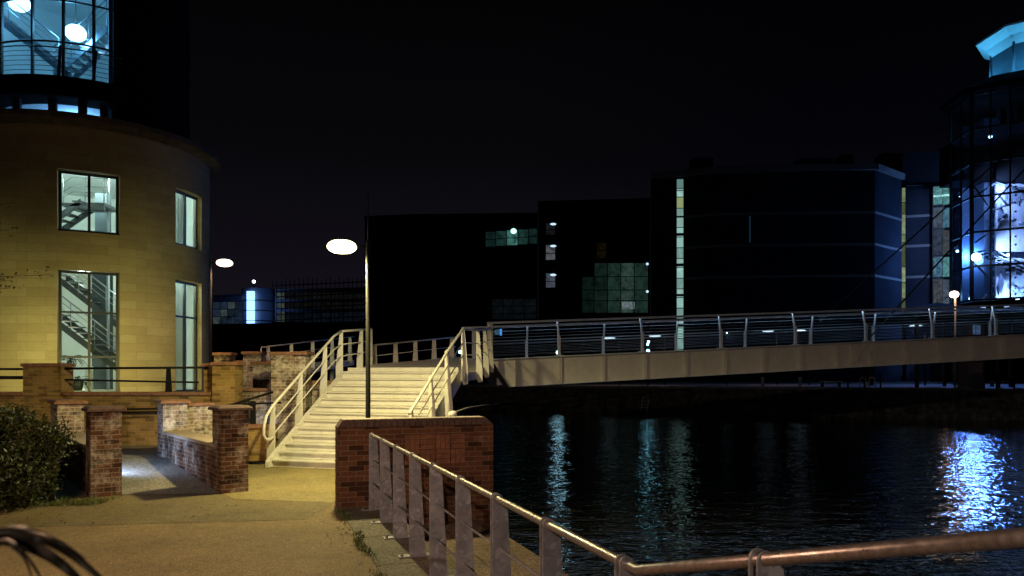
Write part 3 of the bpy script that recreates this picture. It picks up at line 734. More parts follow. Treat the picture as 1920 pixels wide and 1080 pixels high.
# light strips under both handrails
from mathutils import Matrix
for y_, n_ in ((.17, 11), (BWd - .19, 11)):
    for k in range(n_):
        sm = .2 + 2.88 * (k + .5); p0 = Bd.p(sm - 1.4, y_, bz(sm - 1.4) + 1.092); p1 = Bd.p(sm + 1.4, y_, bz(sm + 1.4) + 1.092)
        ax = (p1 - p0).normalized(); ay = Vector((Bd.v[0], Bd.v[1], 0)); az = ax.cross(ay).normalized()
        l_ = bpy.data.lights.new('strip_light', 'AREA'); l_.shape = 'RECTANGLE'; l_.size = 2.7; l_.size_y = .035; l_.energy = 4.5; l_.color = (.40, .66, 1)
        o_l = bpy.data.objects.new('strip_light', l_); C.objects.link(o_l)
        m_ = Matrix((ax, ay, az)).transposed().to_4x4(); m_.translation = (p0 + p1) / 2 - wloc(t); o_l.matrix_basis = m_; o_l.parent = t
dk_ = MB(); sloped(dk_, 0, BL, .03, BWd - .03, -.24, -.16); dk_.build('deck', CONC, t)
# stay cables to the mast beyond the frame
mast = Vector((X(2235, 32), 32, Z(-24, 32)))
a1 = P(1603, 663, 27.1); a2 = P(1541, 597, 29.6)
for a in (a1, a2):
    d = (mast - a).normalized()
    MB().pipe([a, mast], .032, 8).build('stay_cable', CABLE, t)
    MB().pipe([a - d * .12, a + d * .15, a + d * .75], .085, 12, r2=.04).build('cable_socket', CABLE, t)
b = MB(); b.box(Fr(*Bd.p(13.1, 0, 0).xy, *Bd.u), 0, .18, -.12, -.01, bz(13) - .75, bz(13) - .1); b.build('splice_plate', GIRD, t)
b = MB(); b.plate(Fr(*Bd.p(13.3, 0, 0).xy, *Bd.u), [(0, bz(13.3) - .72), (.35, bz(13.3) - .62), (.75, bz(13.3) - .05), (.55, bz(13.3) - .05), (.2, bz(13.3) - .35)], -.10, -.07); b.build('cable_lug', GIRD, t)
t = thing('mast', 'tall leaning steel mast holding the footbridge stay cables', 'mast', (mast.x - 1, 32, -1.5))
MB().pipe([(mast.x - 2, 31, -1.5), mast + Vector((.1, 0, .5))], .3, 16, r2=.15).build('mast_tube', GIRD, t)
# pillar on the far quay and the bridge support beyond the frame
t = thing('pillar', 'pinkish concrete pillar on the far quay seen under the footbridge', 'pillar', (X(1834, 51), 51, .8))
f = Fr(X(1834, 51), 51, 1, 0)
MB().box(f, -.31, .31, 0, .62, .7, Z(680, 51)).build('column', mat_plain('pier_concrete', (.32, .24, .24), .8, var=.15, scale=3), t, bevel=.02)
MB().box(f, -.42, .42, -.1, .72, .7, Z(706, 51)).build('base', CONC, t, bevel=.02)
b = MB(); sloped(b, BL - .8, BL - .2, .3, BWd - .3, -6, -GD - .03); b.build('end_support', CONC, bridge)

# walkways behind the landing
def walkway(label, a, c, n, hgt, deckw=1.3, zdeck=1.0):
    t = thing('walkway', label, 'walkway', (a.x, a.y, 0), 'railed walkways beyond the landing')
    d = c - a
    MB().pipe([a - Vector((0, 0, hgt * .5)) - d.normalized() * .02, a - d.normalized() * .04 - Vector((0, 0, .04)), a, c], .024, 8).build('top_rail', GIRD, t)
    for o_ in (.33, .66):
        MB().pipe([a - Vector((0, 0, o_)), c - Vector((0, 0, o_))], .013, 6).build('lower_rail', GIRD, t)
    f = Fr(a.x, a.y, 1, 0)
    for i in range(n):
        q = a + d * ((i + .25) / (n - .5))
        MB().plate(Fr(q.x, q.y, .97, -.24), [(-.11, q.z - hgt - .1), (.11, q.z - hgt - .1), (.06, q.z), (-.06, q.z)], 0, .02).build('post', GIRD, t)
    nrm = Vector((-d.y, d.x, 0)).normalized()
    A = a - Vector((0, 0, hgt)); Cc = c - Vector((0, 0, hgt)); u_ = Vector((0, 0, -.2))
    MB().hexa([A + u_, Cc + u_, Cc + nrm * -deckw + u_, A + nrm * -deckw + u_, A, Cc, Cc + nrm * -deckw, A + nrm * -deckw] if False else
              [A + u_, Cc + u_, Cc + nrm * deckw + u_, A + nrm * deckw + u_, A, Cc, Cc + nrm * deckw, A + nrm * deckw]).build('deck', GIRD, t)
    b = MB()
    for k in (.15, .85):
        q = a + d * k + nrm * .5; b.pipe([(q.x, q.y, -.4), (q.x, q.y, q.z - hgt - .15)], .09, 10)
    b.build('support', GIRD, t)
walkway('grey railed ramp rising behind the tall brick pier', P(491, 651, 25.8), P(664, 631, 31.5), 5, 1.0)
walkway('grey railed ramp between the landing and the footbridge', P(692, 648, 22.6), P(855, 632, 25.7), 5, 1.0)

# mooring rope and bollard beyond the brick wall
t = thing('bollard', 'small iron bollard with a slack rope behind the brick wall', 'bollard', P(849, 779, 14.2))
bp_ = P(849, 779, 14.2)
MB().lathe((bp_.x, bp_.y, -.3), [(.06, 0), (.05, bp_.z + .25), (.085, bp_.z + .30), (.085, bp_.z + .36), (.03, bp_.z + .39)], 12).build('post', GIRD, t)
rp0 = Vector((bp_.x, bp_.y, bp_.z + .05))
MB().pipe([P(835, 790, 14.0), rp0, P(880, 764, 16), P(905, 760, 17.5), P(935, 757, 19)], .018, 6).build('rope', mat_plain('rope', (.3, .27, .22), .9), t)

# ------------------------------------------------------------------ curved stone building
BC = (-16.4, 29.05); BR = 4.3
def ring(theta, r=BR): return Vector((BC[0] + r * math.cos(theta), BC[1] + r * math.sin(theta), 0))
def theta_of(px, r=BR):
    dx, dy = (px - 960) / F, 1.0
    a = dx * dx + dy * dy; bq = -2 * (dx * BC[0] + dy * BC[1]); c = BC[0] ** 2 + BC[1] ** 2 - r * r
    disc = max(0, bq * bq - 4 * a * c); k = (-bq - math.sqrt(disc)) / (2 * a)
    return math.atan2(k * dy - BC[1], k * dx - BC[0])
def curved(r0, r1, te, ze, hole, seg=rad(3)):
    """ring wall r0..r1 over theta edges te and z edges ze, leaving out cells where hole(i,j)"""
    b = MB(); nt_, nz = len(te) - 1, len(ze) - 1
    solid = lambda i, j: 0 <= i < nt_ and 0 <= j < nz and not hole(i, j)
    closed = abs(te[-1] - te[0] - 2 * math.pi) < 1e-6
    for i in range(nt_):
        n = max(1, int(math.ceil((te[i + 1] - te[i]) / seg))); ts = [te[i] + (te[i + 1] - te[i]) * k / n for k in range(n + 1)]
        for j in range(nz):
            if not solid(i, j): continue
            z0, z1 = ze[j], ze[j + 1]
            for a, c in zip(ts, ts[1:]):
                ao, co_, ai, ci = ring(a, r1), ring(c, r1), ring(a, r0), ring(c, r0); k0, k1 = Vector((0, 0, z0)), Vector((0, 0, z1))
                b.face([ao + k0, co_ + k0, co_ + k1, ao + k1], [(a * r1, z0), (c * r1, z0), (c * r1, z1), (a * r1, z1)], True)
                b.face([ci + k0, ai + k0, ai + k1, ci + k1], [(c * r1, z0), (a * r1, z0), (a * r1, z1), (c * r1, z1)], True)
                if not solid(i, j + 1): b.face([ao + k1, co_ + k1, ci + k1, ai + k1])
                if not solid(i, j - 1): b.face([co_ + k0, ao + k0, ai + k0, ci + k0])
            k0, k1 = Vector((0, 0, z0)), Vector((0, 0, z1))
            for q, nb, rev in ((te[i], i - 1, 0), (te[i + 1], i + 1, 1)):
                if closed: nb %= nt_
                if not solid(nb, j):
                    pts = [ring(q, r0) + k0, ring(q, r1) + k0, ring(q, r1) + k1, ring(q, r0) + k1]
                    b.face(pts[::-1] if rev else pts, [(0, z0), (.4, z0), (.4, z1), (0, z1)])
    return b
wl = [(theta_of(107), theta_of(225)), (theta_of(329), theta_of(378))]
t0_ = theta_of(107) - 2.2
te = [t0_, wl[0][0], wl[0][1], wl[1][0], wl[1][1], t0_ + 2 * math.pi]
Zt = 10.25
zw = [1.22, 5.44, 6.72, 8.80]           # lower sill, lower head, upper sill, upper head
ze = [0.0, zw[0], zw[1], zw[2], zw[3], Zt]
hole = lambda i, j: i in (1, 3) and j in (1, 3)
t = house = thing('stone_building', 'curved pale stone building with lit windows and a glazed blue top storey', 'building', (BC[0], BC[1], 0))
curved(BR - .32, BR, te, ze, hole).build('wall', ASHLAR, t)
curved(BR - .36, BR - .33, te, ze, hole).build('inner_wall', INNER, t)
# cornice with joints
b = MB(); n = 96
for i in range(n):
    a0 = 2 * math.pi * i / n; a1_ = 2 * math.pi * (i + 1) / n - (.004 if i % 3 == 0 else -.0005)
    for (ra, rb, za, zb, rc) in ((BR - .4, BR + .40, Zt + .16, Zt + .36, BR + .36), (BR - .4, BR + .05, Zt + .001, Zt + .16, BR + .38)):
        q = [ring(a0, ra), ring(a1_, ra), ring(a1_, rb), ring(a0, rb)]
        q2 = [ring(a0, ra), ring(a1_, ra), ring(a1_, rc), ring(a0, rc)]
        b.hexa([Vector((v.x, v.y, za)) for v in q[::-1]] + [Vector((v.x, v.y, zb)) for v in q2[::-1]])
b.build('cornice', mat_plain('dark_cornice', (.15, .12, .08), .9, var=.35, scale=3, bmp=.4), t)  # cornice colour set darker than the wall stone
# floors and ceilings
for zf in (1.1, 5.95, 9.6):
    MB().lathe((BC[0], BC[1], 0), [(BR - .37, zf), (BR - .37, zf + .25)], 48).build('floor_slab', INNER, t)
# windows
def window(th0, th1, z0, z1, rows, label=None, cols=2, rr=BR - .20):
    a = ring(th0, rr); c = ring(th1, rr)
    f = Fr(a.x, a.y, c.x - a.x, c.y - a.y); L = (c - a).length; fw_ = .085
    b = MB()
    for x in [0, L - fw_] + [L * k / cols - fw_ / 2 for k in range(1, cols)]: b.box(f, x, x + fw_, -.04, .04, z0, z1)
    for z in [z0, z1 - fw_]: b.box(f, 0, L, -.037, .037, z, z + fw_)
    for z in rows: b.box(f, 0, L, -.037, .037, z - .035, z + .035)
    wf = b.build('window', DARKM, t)
    MB().box(f, .03, L - .03, -.006, .006, z0 + .03, z1 - .03).build('pane', GLASS, wf)
    return wf
window(*wl[0], zw[0] + .02, zw[1] - .02, (Z(585, 25.2), Z(669, 25.2)))
window(*wl[1], zw[0] + .02, zw[1] - .02, (Z(591, 27.4),))
window(*wl[0], zw[2] + .02, zw[3] - .02, ())
window(*wl[1], zw[2] + .02, zw[3] - .02, ())
# floodlights added to brighten the facade, unseen behind the retaining wall
for k, (x, y) in enumerate(((-15.6, 18.9), (-12.4, 19.2), (-9.9, 20.6))):
    ft = thing('floodlight', ('added ground floodlight at the left of the terrace washing the curved stone', 'added ground floodlight in the middle of the terrace washing the curved stone', 'added ground floodlight beside the right hand pier washing the curved stone')[k], 'floodlight', (x, y, 1.3), 'added terrace floodlights')
    MB().box(Fr(x, y, 1, 0), -.12, .12, -.05, .04, 1.30, 1.42).build('housing', BLACK, ft)
    MB().box(Fr(x, y, 1, 0), -.11, .11, .041, .045, 1.31, 1.41).build('lens', L_BULB, ft)
    light('SPOT', 'bulb', (0, .1, .06), (820, 820, 640)[k], OLIVE, .1, target=((-3, 0, -4)[k], 6.5, .2), cone=104, blend=1.0, parent=ft)
# interior lamps (ceiling discs) and light
for k, (x, y, z, pw) in enumerate(((-15.6, 27.2, 9.55, 520), (-13.9, 28.2, 9.55, 200), (-16.6, 28.9, 5.9, 60), (-13.6, 27.6, 5.9, 170))):
    c_ = MB().lathe((x, y, z - .05), [(.22, 0), (.22, .05)], 18).build('ceiling_lamp', mat_emit('ceiling_glow_%d' % k, (.9, 1, .95), 14), t)
    light('POINT', 'bulb', (x - BC[0], y - BC[1], z - .35), pw, GRN, .2, parent=t)
light('POINT', 'bulb', (X(110, 27.4) - BC[0], 27.9 - BC[1], 2.4), 150, (1, .95, .6), .2, parent=t)
# slim vertical blinds seen in the right-hand windows
b = MB()
for (z0, z1) in ((1.35, 5.4), (6.8, 8.75)):
    for k in range(7):
        th = wl[1][0] + (wl[1][1] - wl[1][0]) * (.18 + .12 * k); q = ring(th, BR - .62)
        b.box(Fr(q.x, q.y, .8, .6), 0, .09, 0, .01, z0, z1)
b.build('blinds', INNER, t)
# interior stair flights
def flight(a, c, n, w_, par, rail=True, name='stair_flight'):
    d = c - a; b = MB(); nn = Vector((0, w_, 0)); up = Vector((0, 0, .26))
    for o_ in (Vector((0, 0, 0)), nn):
        e_ = Vector((0, .05, 0)); b.hexa([a + o_, c + o_, c + o_ + e_, a + o_ + e_, a + o_ + up, c + o_ + up, c + o_ + e_ + up, a + o_ + e_ + up])
    o = b.build(name, STEP_IN, par)
    b = MB()
    for i in range(n):
        q = a + d * ((i + .5) / n); dirx = 1 if d.x > 0 else -1
        b.box(W0, q.x - .17, q.x + .17, q.y + .04, q.y + w_ + .01, q.z + .26, q.z + .30)
    b.build('treads', STEP_IN, o)
    if rail:
        b = MB()
        for h in (.95, .72, .5): b.pipe([a + Vector((0, 0, .26 + h)), c + Vector((0, 0, .26 + h))], .028 if h > .9 else .012, 6)
        for i in range(4):
            q = a + d * (i / 3); b.pipe([q + Vector((0, 0, .2)), q + Vector((0, 0, 1.21))], .016, 6)
        b.build('stair_rail', RAIL_IN, o)
    return o
flight(P(88, 598, 26.3) , P(222, 700, 26.3), 9, .9, t)
flight(P(250, 640, 27.6), P(96, 520, 27.6), 9, .9, t, rail=True)
flight(P(60, 448, 26.4), P(150, 386, 26.4), 6, .9, t, rail=False)
ln = MB().box(W0, X(116, 26.4), X(196, 26.4), 26.4, 27.5, Z(386, 26.4), Z(380, 26.4)); ln.box(W0, X(165, 26.4), X(196, 26.4), 26.36, 26.44, Z(397, 26.4), Z(386, 26.4))
ln = ln.build('stair_landing', STEP_IN, t)
b = MB()
for py in (345, 361, 372): b.pipe([P(98, py + 12, 26.4), P(135, py - 12 + 12 * 0, 26.4), P(205, py - 10, 26.4)], .014, 6)
for px in (118, 160, 195): b.pipe([P(px, 380, 26.4), P(px, 335, 26.4)], .02, 6)
b.build('stair_rail', RAIL_IN, ln)
MB().box(W0, X(200, 27.2), X(203, 27.2) , 27.2, 27.3, 1.3, 9.5).build('column', RAIL_IN, t)
MB().box(W0, X(212, 27.8), X(219, 27.8) , 27.8, 28.1, 1.3, 5.9).build('column', INNER, t)
MB().box(W0, X(172, 27.9), X(232, 27.9), 27.9, 28.0, 1.35, 5.9).build('dark_fill', mat_plain('dark_fill_tone', (.05, .07, .085), .6, var=.3, scale=2), t)  # dark panels added to darken the right half of the windows
MB().box(W0, X(178, 27.9), X(206, 27.9), 27.9, 28.0, 6.25, 8.7).build('dark_fill', bpy.data.materials['dark_fill_tone'], t)
MB().box(W0, X(160, 27.0), X(172, 27.0), 27.0, 27.1, 1.35, 2.2).build('reception_desk', INNER, t)
# glazed upper storey
UR = 3.55; tr0 = theta_of(-60, UR); tr1 = theta_of(213, UR)
dark_te = [tr1, tr0 + 2 * math.pi]
curved(UR - .25, UR, dark_te, [Zt + .36, 19.5], lambda i, j: False).build('upper_cladding', BLACKB, t)
z_cl0, z_cl1, z_sl = Z(228, 25.6), Z(187, 25.6), Z(150, 25.6)
curved(UR - .2, UR + .02, [tr0, tr1], [Zt + .36, z_cl0], lambda i, j: False).build('upper_cladding', BLACKB, t)
curved(UR - .5, UR + .45, [tr0, tr1 + .1], [z_cl1, z_sl], lambda i, j: False).build('balcony_slab', BLACKB, t)
MB().lathe((BC[0], BC[1], 0), [(UR - .3, z_sl - .3), (UR - .3, z_sl - .08)], 40).build('floor_slab', INNER, t)
MB().lathe((BC[0], BC[1], 0), [(UR - .3, 16.9), (UR - .3, 17.1)], 40).build('ceiling', INNER, t)
curved(UR - .32, UR - .26, [tr1 - .03, tr0 + 2 * math.pi], [Zt + .4, 17], lambda i, j: False).build('inner_wall', INNER, t)
def curve_pts(r, a0, a1_, z, n=14): return [ring(a0 + (a1_ - a0) * k / n, r) + Vector((0, 0, z)) for k in range(n + 1)]
b = MB()
for z in (z_sl + .04, Z(78, 25.6), Z(0, 25.6), Z(-78, 25.6)): b.pipe(curve_pts(UR, tr0, tr1, z), .035, 6)
for px in (-55, 3, 61, 119, 176, 207):
    q = ring(theta_of(px, UR), UR); b.box(Fr(q.x, q.y, 1, 0), -.035, .035, -.05, .05, z_sl, 16.9)
gf = b.build('glazing_frame', DARKM, t)
curved(UR - .01, UR, [tr0, tr1], [z_sl, 16.9], lambda i, j: False).build('pane', GLASS_B, gf)
b = MB()
for px0, px1 in ((-55, 1), (1, 30), (36, 90), (110, 148), (161, 186), (205, 222)):
    pass
for px in (-10, 32, 99, 155, 196): 
    q = ring(theta_of(px, UR), UR); MB().box(Fr(q.x, q.y, 1, 0), -.13, .13, -.06, .06, z_cl0, z_cl1).build('clerestory_mullion', DARKM, t)
curved(UR - .01, UR, [tr0, tr1], [z_cl0, z_cl1], lambda i, j: False).build('clerestory_pane', GLASS_B, t)
# balcony railing outside the glazing
b = MB()
for k in range(6): b.pipe(curve_pts(UR + .35, tr0, tr1 + .05, z_sl + .18 + .16 * k), .012 if k < 5 else .025, 5)
br_ = b.build('balcony_railing', DARKM, t)
b = MB()
for px in (-20, 110, 175):
    q = ring(theta_of(px, UR + .3), UR + .3); o_ = Vector((q.x - BC[0], q.y - BC[1], 0)).normalized() * .12
    b.hexa([q + Vector((-.05, -.02, z_sl)), q + Vector((.05, -.02, z_sl)), q + Vector((.05, .02, z_sl)), q + Vector((-.05, .02, z_sl)),
            q + o_ + Vector((.06, -.02, z_sl + 1.02)), q + o_ + Vector((.14, -.02, z_sl + 1.02)), q + o_ + Vector((.14, .02, z_sl + 1.02)), q + o_ + Vector((.06, .02, z_sl + 1.02))])
b.build('balcony_post', DARKM, t)
# inside the glazed storey: globe lamps, stairs
for px, py, D_ in ((36, 6, 27.5), (142, 62, 27.5), (-90, -40, 27.5)):
    c = P(px, py, D_)
    o = MB().ell(c, .36, .36, .30, 16, 8).build('globe_lamp', L_CYAN, t)
    MB().pipe([c, (c.x, c.y, 16.9)], .02, 6).build('lamp_rod', DARKM, o)
    light('POINT', 'bulb', (c.x - BC[0], c.y - BC[1] - .5, c.z), 210, (.22, .68, 1), .25, parent=t)
light('POINT', 'bulb', (0, -.8, 11.2), 110, (.3, .6, 1), .2, parent=t)
for fl_up in (flight(P(-30, 20, 27.0), P(110, 135, 27.0), 8, .8, t), flight(P(100, 150, 27.6), P(200, 60, 27.6), 8, .8, t)):
    for o_m in [fl_up] + kids(fl_up): o_m.data.materials[0] = RAIL_IN

# plants inside the lower window
def blade(b, p, az, ln_, w_, rise, droop, n=7, tilt=0):
    d = Vector((math.cos(az), math.sin(az), 0)); s_ = Vector((-d.y, d.x, 0)); pl = []
    for i in range(n + 1):
        k = i / n; c = p + d * (ln_ * k) + Vector((0, 0, rise * k - droop * k * k)); wd = w_ * (math.sin(math.pi * min(1, .12 + k * .88)) ** .7)
        pl.append((c - s_ * wd + Vector((0, 0, wd * .5)), c, c + s_ * wd + Vector((0, 0, wd * .5))))
    base = len(b.V)
    for tri in pl: b.V += list(tri)
    for i in range(n):
        for j in (0, 1):
            b.Fc.append([base + 3 * i + j, base + 3 * i + j + 1, base + 3 * (i + 1) + j + 1, base + 3 * (i + 1) + j]); b.uv.append(None); b.sm.append(True)
for px, D_, hh, lab in ((133, 26.0, 2.5, 'tall potted palm just inside the lower stone building window'), (146, 25.75, 1.75, 'low potted palm at the foot of the taller one indoors')):
    t = thing('potted_plant', lab, 'plant', (X(px, D_), D_, 1.35)); c = Vector((X(px, D_), D_, 0))
    MB().lathe((c.x, c.y, 1.36), [(.13, 0), (.19, .32), (.17, .33)], 14).build('pot', DARKM, t)
    MB().pipe([c + Vector((0, 0, 1.5)), c + Vector((0, 0, hh - .1))], .03, 6).build('stem', BARK, t)
    b = MB()
    for k in range(26): blade(b, c + Vector((0, 0, hh - .25 + R.random() * .2)), R.random() * 6.28, .45 + R.random() * .25, .028, .35 + R.random() * .3, .5 + R.random() * .3)
    b.build('foliage', LEAF_D, t)

# ------------------------------------------------------------------ bush, grass, tree twigs, strap-leaf plant
def leaf(b, p, sz, rnd):
    n = Vector((rnd.gauss(0, 1), rnd.gauss(0, 1), rnd.gauss(0, 1) + .5)).normalized(); a = n.orthogonal().normalized(); c = n.cross(a)
    th = rnd.random() * 6.28; u_ = a * math.cos(th) + c * math.sin(th); v_ = n.cross(u_)
    b.face([p - u_ * sz, p - v_ * sz * .42 + u_ * .1 * sz, p + u_ * sz, p + v_ * sz * .42 + u_ * .1 * sz])
t = thing('bush', 'dense small leaved bush in front of the brick gate wall', 'bush', (-8.0, 11.2, 0))
b = MB(); stem = MB(); rb = random.Random(5)
for (cx, cy, cz, rx_, ry_, rz_, n) in ((-7.75, 11.1, .72, .72, .7, .62, 2600), (-7.15, 10.9, .55, .42, .5, .5, 1500), (-8.5, 11.2, .75, .9, .8, .75, 2600), (-7.5, 10.8, .3, .8, .6, .35, 1700), (-7.0, 11.35, .95, .28, .3, .26, 500), (-9.6, 11.2, .8, .9, .8, .8, 1500), (-7.6, 11.2, 1.2, .5, .4, .25, 700)):
    clumps = [(rb.gauss(0, 1), rb.gauss(0, 1), rb.gauss(0, 1)) for _ in range(int(n * 2.2) // 26)]
    for k in clumps:
        l = math.sqrt(sum(x * x for x in k)); rr = rb.random() ** .35
        q = Vector((cx + k[0] / l * rx_ * rr, cy + k[1] / l * ry_ * rr, max(.05, cz + k[2] / l * rz_ * rr)))
        for _ in range(26): leaf(b, q + Vector((rb.gauss(0, .075), rb.gauss(0, .075), rb.gauss(0, .06))), .024 + rb.random() * .022, rb)
        if rb.random() < .4: stem.pipe([Vector((cx + (q.x - cx) * .2, cy + (q.y - cy) * .2, 0)), Vector(((cx + q.x) / 2, (cy + q.y) / 2, q.z * .6)), q], .009, 5, r2=.003)
b.build('foliage', LEAF, t); stem.build('stem', BARK, t)
struct(sheet('soil', [(-30, 9.9), (-9.2, 10.35), (-6.85, 11.3), (-7.0, 11.9), (-8.9, 14.6), (-30, 16)], .012, SOIL))
b = MB(); rg = random.Random(9)
for k in range(4200):
    x = -11 + rg.random() * 4.9; y0 = 10.15 + (x + 11) * .17; y = y0 + abs(rg.gauss(0, .28)); z = .012
    h = .03 + rg.random() * .05; a = rg.random() * 6.28; d = Vector((math.cos(a), math.sin(a), 0)) * .008; q = Vector((x, y, z)); tip = q + Vector((rg.gauss(0, .02), rg.gauss(0, .02), h))
    b.face([q - d, q + d, tip])
for k in range(2600):      # moss and weeds along the quay stones
    y = 3 + rg.random() * 7.8; n_ = 1.2 + rg.gauss(0, .035) + .03 * math.sin(y * 5); q = Q.p(n_, y, .002); q.z = .004
    if math.sin(y * 3.1) + rg.gauss(0, .5) < -.1: continue
    h = .012 + rg.random() * .03; a = rg.random() * 6.28; d = Vector((math.cos(a), math.sin(a), 0)) * .008; tip = q + Vector((rg.gauss(0, .015), rg.gauss(0, .015), h))
    b.face([q - d, q + d, tip])
tag(b.build('grass', GRASSM), 'thin grass and moss along the path edges', 'grass', kind='stuff')
t = thing('tree', 'thin leafy twigs of a tree reaching in from the left edge', 'tree', (-8.6, 8.2, 0))
MB().pipe([(-8.6, 8.2, 0), (-8.5, 8.2, 2.2), (-8.7, 8.3, 4.8)], .13, 10, r2=.05).build('trunk', BARK, t)
b = MB(); lf = MB(); rt = random.Random(3)
for (a, c) in (((-8.5, 8.2, 2.4), P(25, 525, 9)), ((-8.5, 8.2, 2.6), P(95, 515, 9)), ((-8.6, 8.2, 3.0), P(18, 432, 9)), ((-8.6, 8.2, 3.1), P(28, 380, 9)), ((-8.5, 8.2, 2.3), P(20, 540, 9)), ((-8.6, 8.2, 4), P(-60, 250, 9)), ((-8.6, 8.2, 4.4), (-9.5, 9, 5.6)), ((-8.6, 8.2, 4.4), (-7.9, 7.6, 5.4))):
    a = Vector(a); c = Vector(c); m_ = a.lerp(c, .6) + Vector((0, 0, .12)); b.pipe([a, m_, c], .012, 5, r2=.003)
    for k in range(46):
        u_ = .55 + rt.random() * .47; q = (a.lerp(m_, u_ / .6) if u_ < .6 else m_.lerp(c, (u_ - .6) / .4)) + Vector((rt.gauss(0, .04), rt.gauss(0, .05), rt.gauss(0, .045)))
        leaf(lf, q, .028, rt)
b.build('branch', BARK, t); lf.build('crown', LEAF_D, t)
t = thing('plant', 'dark arching strap leaves close to the camera at lower left', 'plant', (-1.25, 1.25, 0))
b = MB(); D_ = 1.0
def strap(b, pts, wd):
    n = 16; prev = []
    for i in range(n + 1):
        k = i / n * (len(pts) - 1); j = min(len(pts) - 2, int(k)); f_ = k - j
        p0, p1, p2, p3 = pts[max(0, j - 1)], pts[j], pts[j + 1], pts[min(len(pts) - 1, j + 2)]
        q = .5 * ((2 * p1) + (p2 - p0) * f_ + (2 * p0 - 5 * p1 + 4 * p2 - p3) * f_ * f_ + (3 * p1 - p0 - 3 * p2 + p3) * f_ ** 3)
        prev.append(q)
    base = len(b.V)
    for i, q in enumerate(prev):
        d = (prev[min(n, i + 1)] - prev[max(0, i - 1)]).normalized(); s_ = d.cross(Vector((.25, -1, .45))).normalized(); wv = wd * (1 - .75 * (i / n) ** 2)
        nn = d.cross(s_).normalized() * wv * .35
        b.V += [q - s_ * wv + nn, q, q + s_ * wv + nn]
    for i in range(n):
        for j in (0, 1): b.Fc.append([base + 3 * i + j, base + 3 * i + j + 1, base + 3 * (i + 1) + j + 1, base + 3 * (i + 1) + j]); b.uv.append(None); b.sm.append(True)
root = Vector((-1.1, 1.0, 1.35))
for pts, wd in (([(-110, 1075), (0, 1001), (70, 1005), (135, 1040), (200, 1095)], .011), ([(-110, 1085), (-10, 1012), (60, 1025), (120, 1062), (170, 1110)], .012),
                ([(-110, 1060), (-20, 1000), (50, 998), (110, 1015), (160, 1050)], .005), ([(-110, 1080), (0, 1015), (40, 1035), (65, 1065), (85, 1100)], .004),
                ([(-110, 1080), (-10, 1012), (30, 1030), (50, 1055), (62, 1090)], .0035)):
    strap(b, [root] + [P(x, y, D_ + R.random() * .06) for x, y in pts], wd)
for k in range(12):
    a = 1.5 + R.random() * 4; strap(b, [root, root + Vector((math.cos(a) * .15, math.sin(a) * .15, .3)), root + Vector((math.cos(a) * .4 - .3, math.sin(a) * .4, .2)), root + Vector((math.cos(a) * .5 - .4, math.sin(a) * .5, -.2))], .012)
b.build('foliage', BLADE, t); MB().pipe([(-1.1, 1.0, 0), root], .04, 8).build('stem', BARK, t)

b = MB(); rl = random.Random(21)
for k in range(420):        # fallen leaves and scraps drifted along the edges
    c_ = rl.random()
    if c_ < .45: q = Vector((-10.5 + rl.random() * 6.5, 9.2 + rl.random() * 1.9 + rl.gauss(0, .2), .016))
    elif c_ < .7: q = Q.p(1.16 - abs(rl.gauss(0, .16)), 4 + rl.random() * 7, 0); q.z = .016
    elif c_ < .85: q = G.p(.5 + abs(rl.gauss(0, .15)), rl.random() * 3.6, .02)
    else: q = Vector((-5.6 + rl.random() * 3.2, 14.6 + rl.random() * .9, .02))
    a = rl.random() * 6.28; sz = .012 + rl.random() * .022; d = Vector((math.cos(a), math.sin(a), rl.gauss(0, .2))) * sz; e_ = Vector((-math.sin(a), math.cos(a), rl.gauss(0, .2))) * sz * .5
    b.face([q - d, q - e_, q + d, q + e_])
tag(b.build('leaf_litter', mat_leaf('litter', (.03, .018, .008), (.09, .055, .02), .8)), 'fallen leaves scattered along the path edges', 'leaves', kind='stuff')

# ------------------------------------------------------------------ museum across the dock
def lerp_front(pts, px):
    for (a, da), (c, dc) in zip(pts, pts[1:]):
        if a <= px <= c:
            A = Vector((X(a, da), da)); Bv = Vector((X(c, dc), dc)); k = (px - 960) / F
            # intersect ray (k,1)*D with the segment
            den = (Bv.x - A.x) - k * (Bv.y - A.y); s_ = (k * A.y - A.x) / den; q = A + (Bv - A) * s_
            return q, Bv - A
    raise ValueError(px)
def block(t, foot, ztop, mat, name='wall', z0=-1):
    MB().prism([(X(px, D_), D_) for px, D_ in foot], z0, ztop).build(name, mat, t)
mf = [(1220, 101.8), (1285, 101.2), (1345, 99.2), (1640, 98), (1690, 103)]
t = museum = thing('museum', 'large dark concrete museum with pale bands and a tall lit strip window', 'building', (X(1450, 110), 110, 0))
block(t, mf + [(1690, 135), (1220, 135)], Z(320, 98), CLAD)
def band(t, front, z0, z1, out, mat, name):
    b = MB()
    for (a, da), (c, dc) in zip(front, front[1:]):
        f = Fr(X(a, da), da, X(c, dc) - X(a, da), dc - da); L = math.hypot(X(c, dc) - X(a, da), dc - da)
        b.box(f, -.02, L + .02, -out, -.01, z0, z1)
    return b.build(name, mat, t)
for py in (398, 458, 517): band(t, mf[1:], Z(py, 98) - .16, Z(py, 98) + .16, .08, CLAD2, 'band')
band(t, mf, Z(319, 98), Z(308, 98), .5, CLAD2, 'parapet')
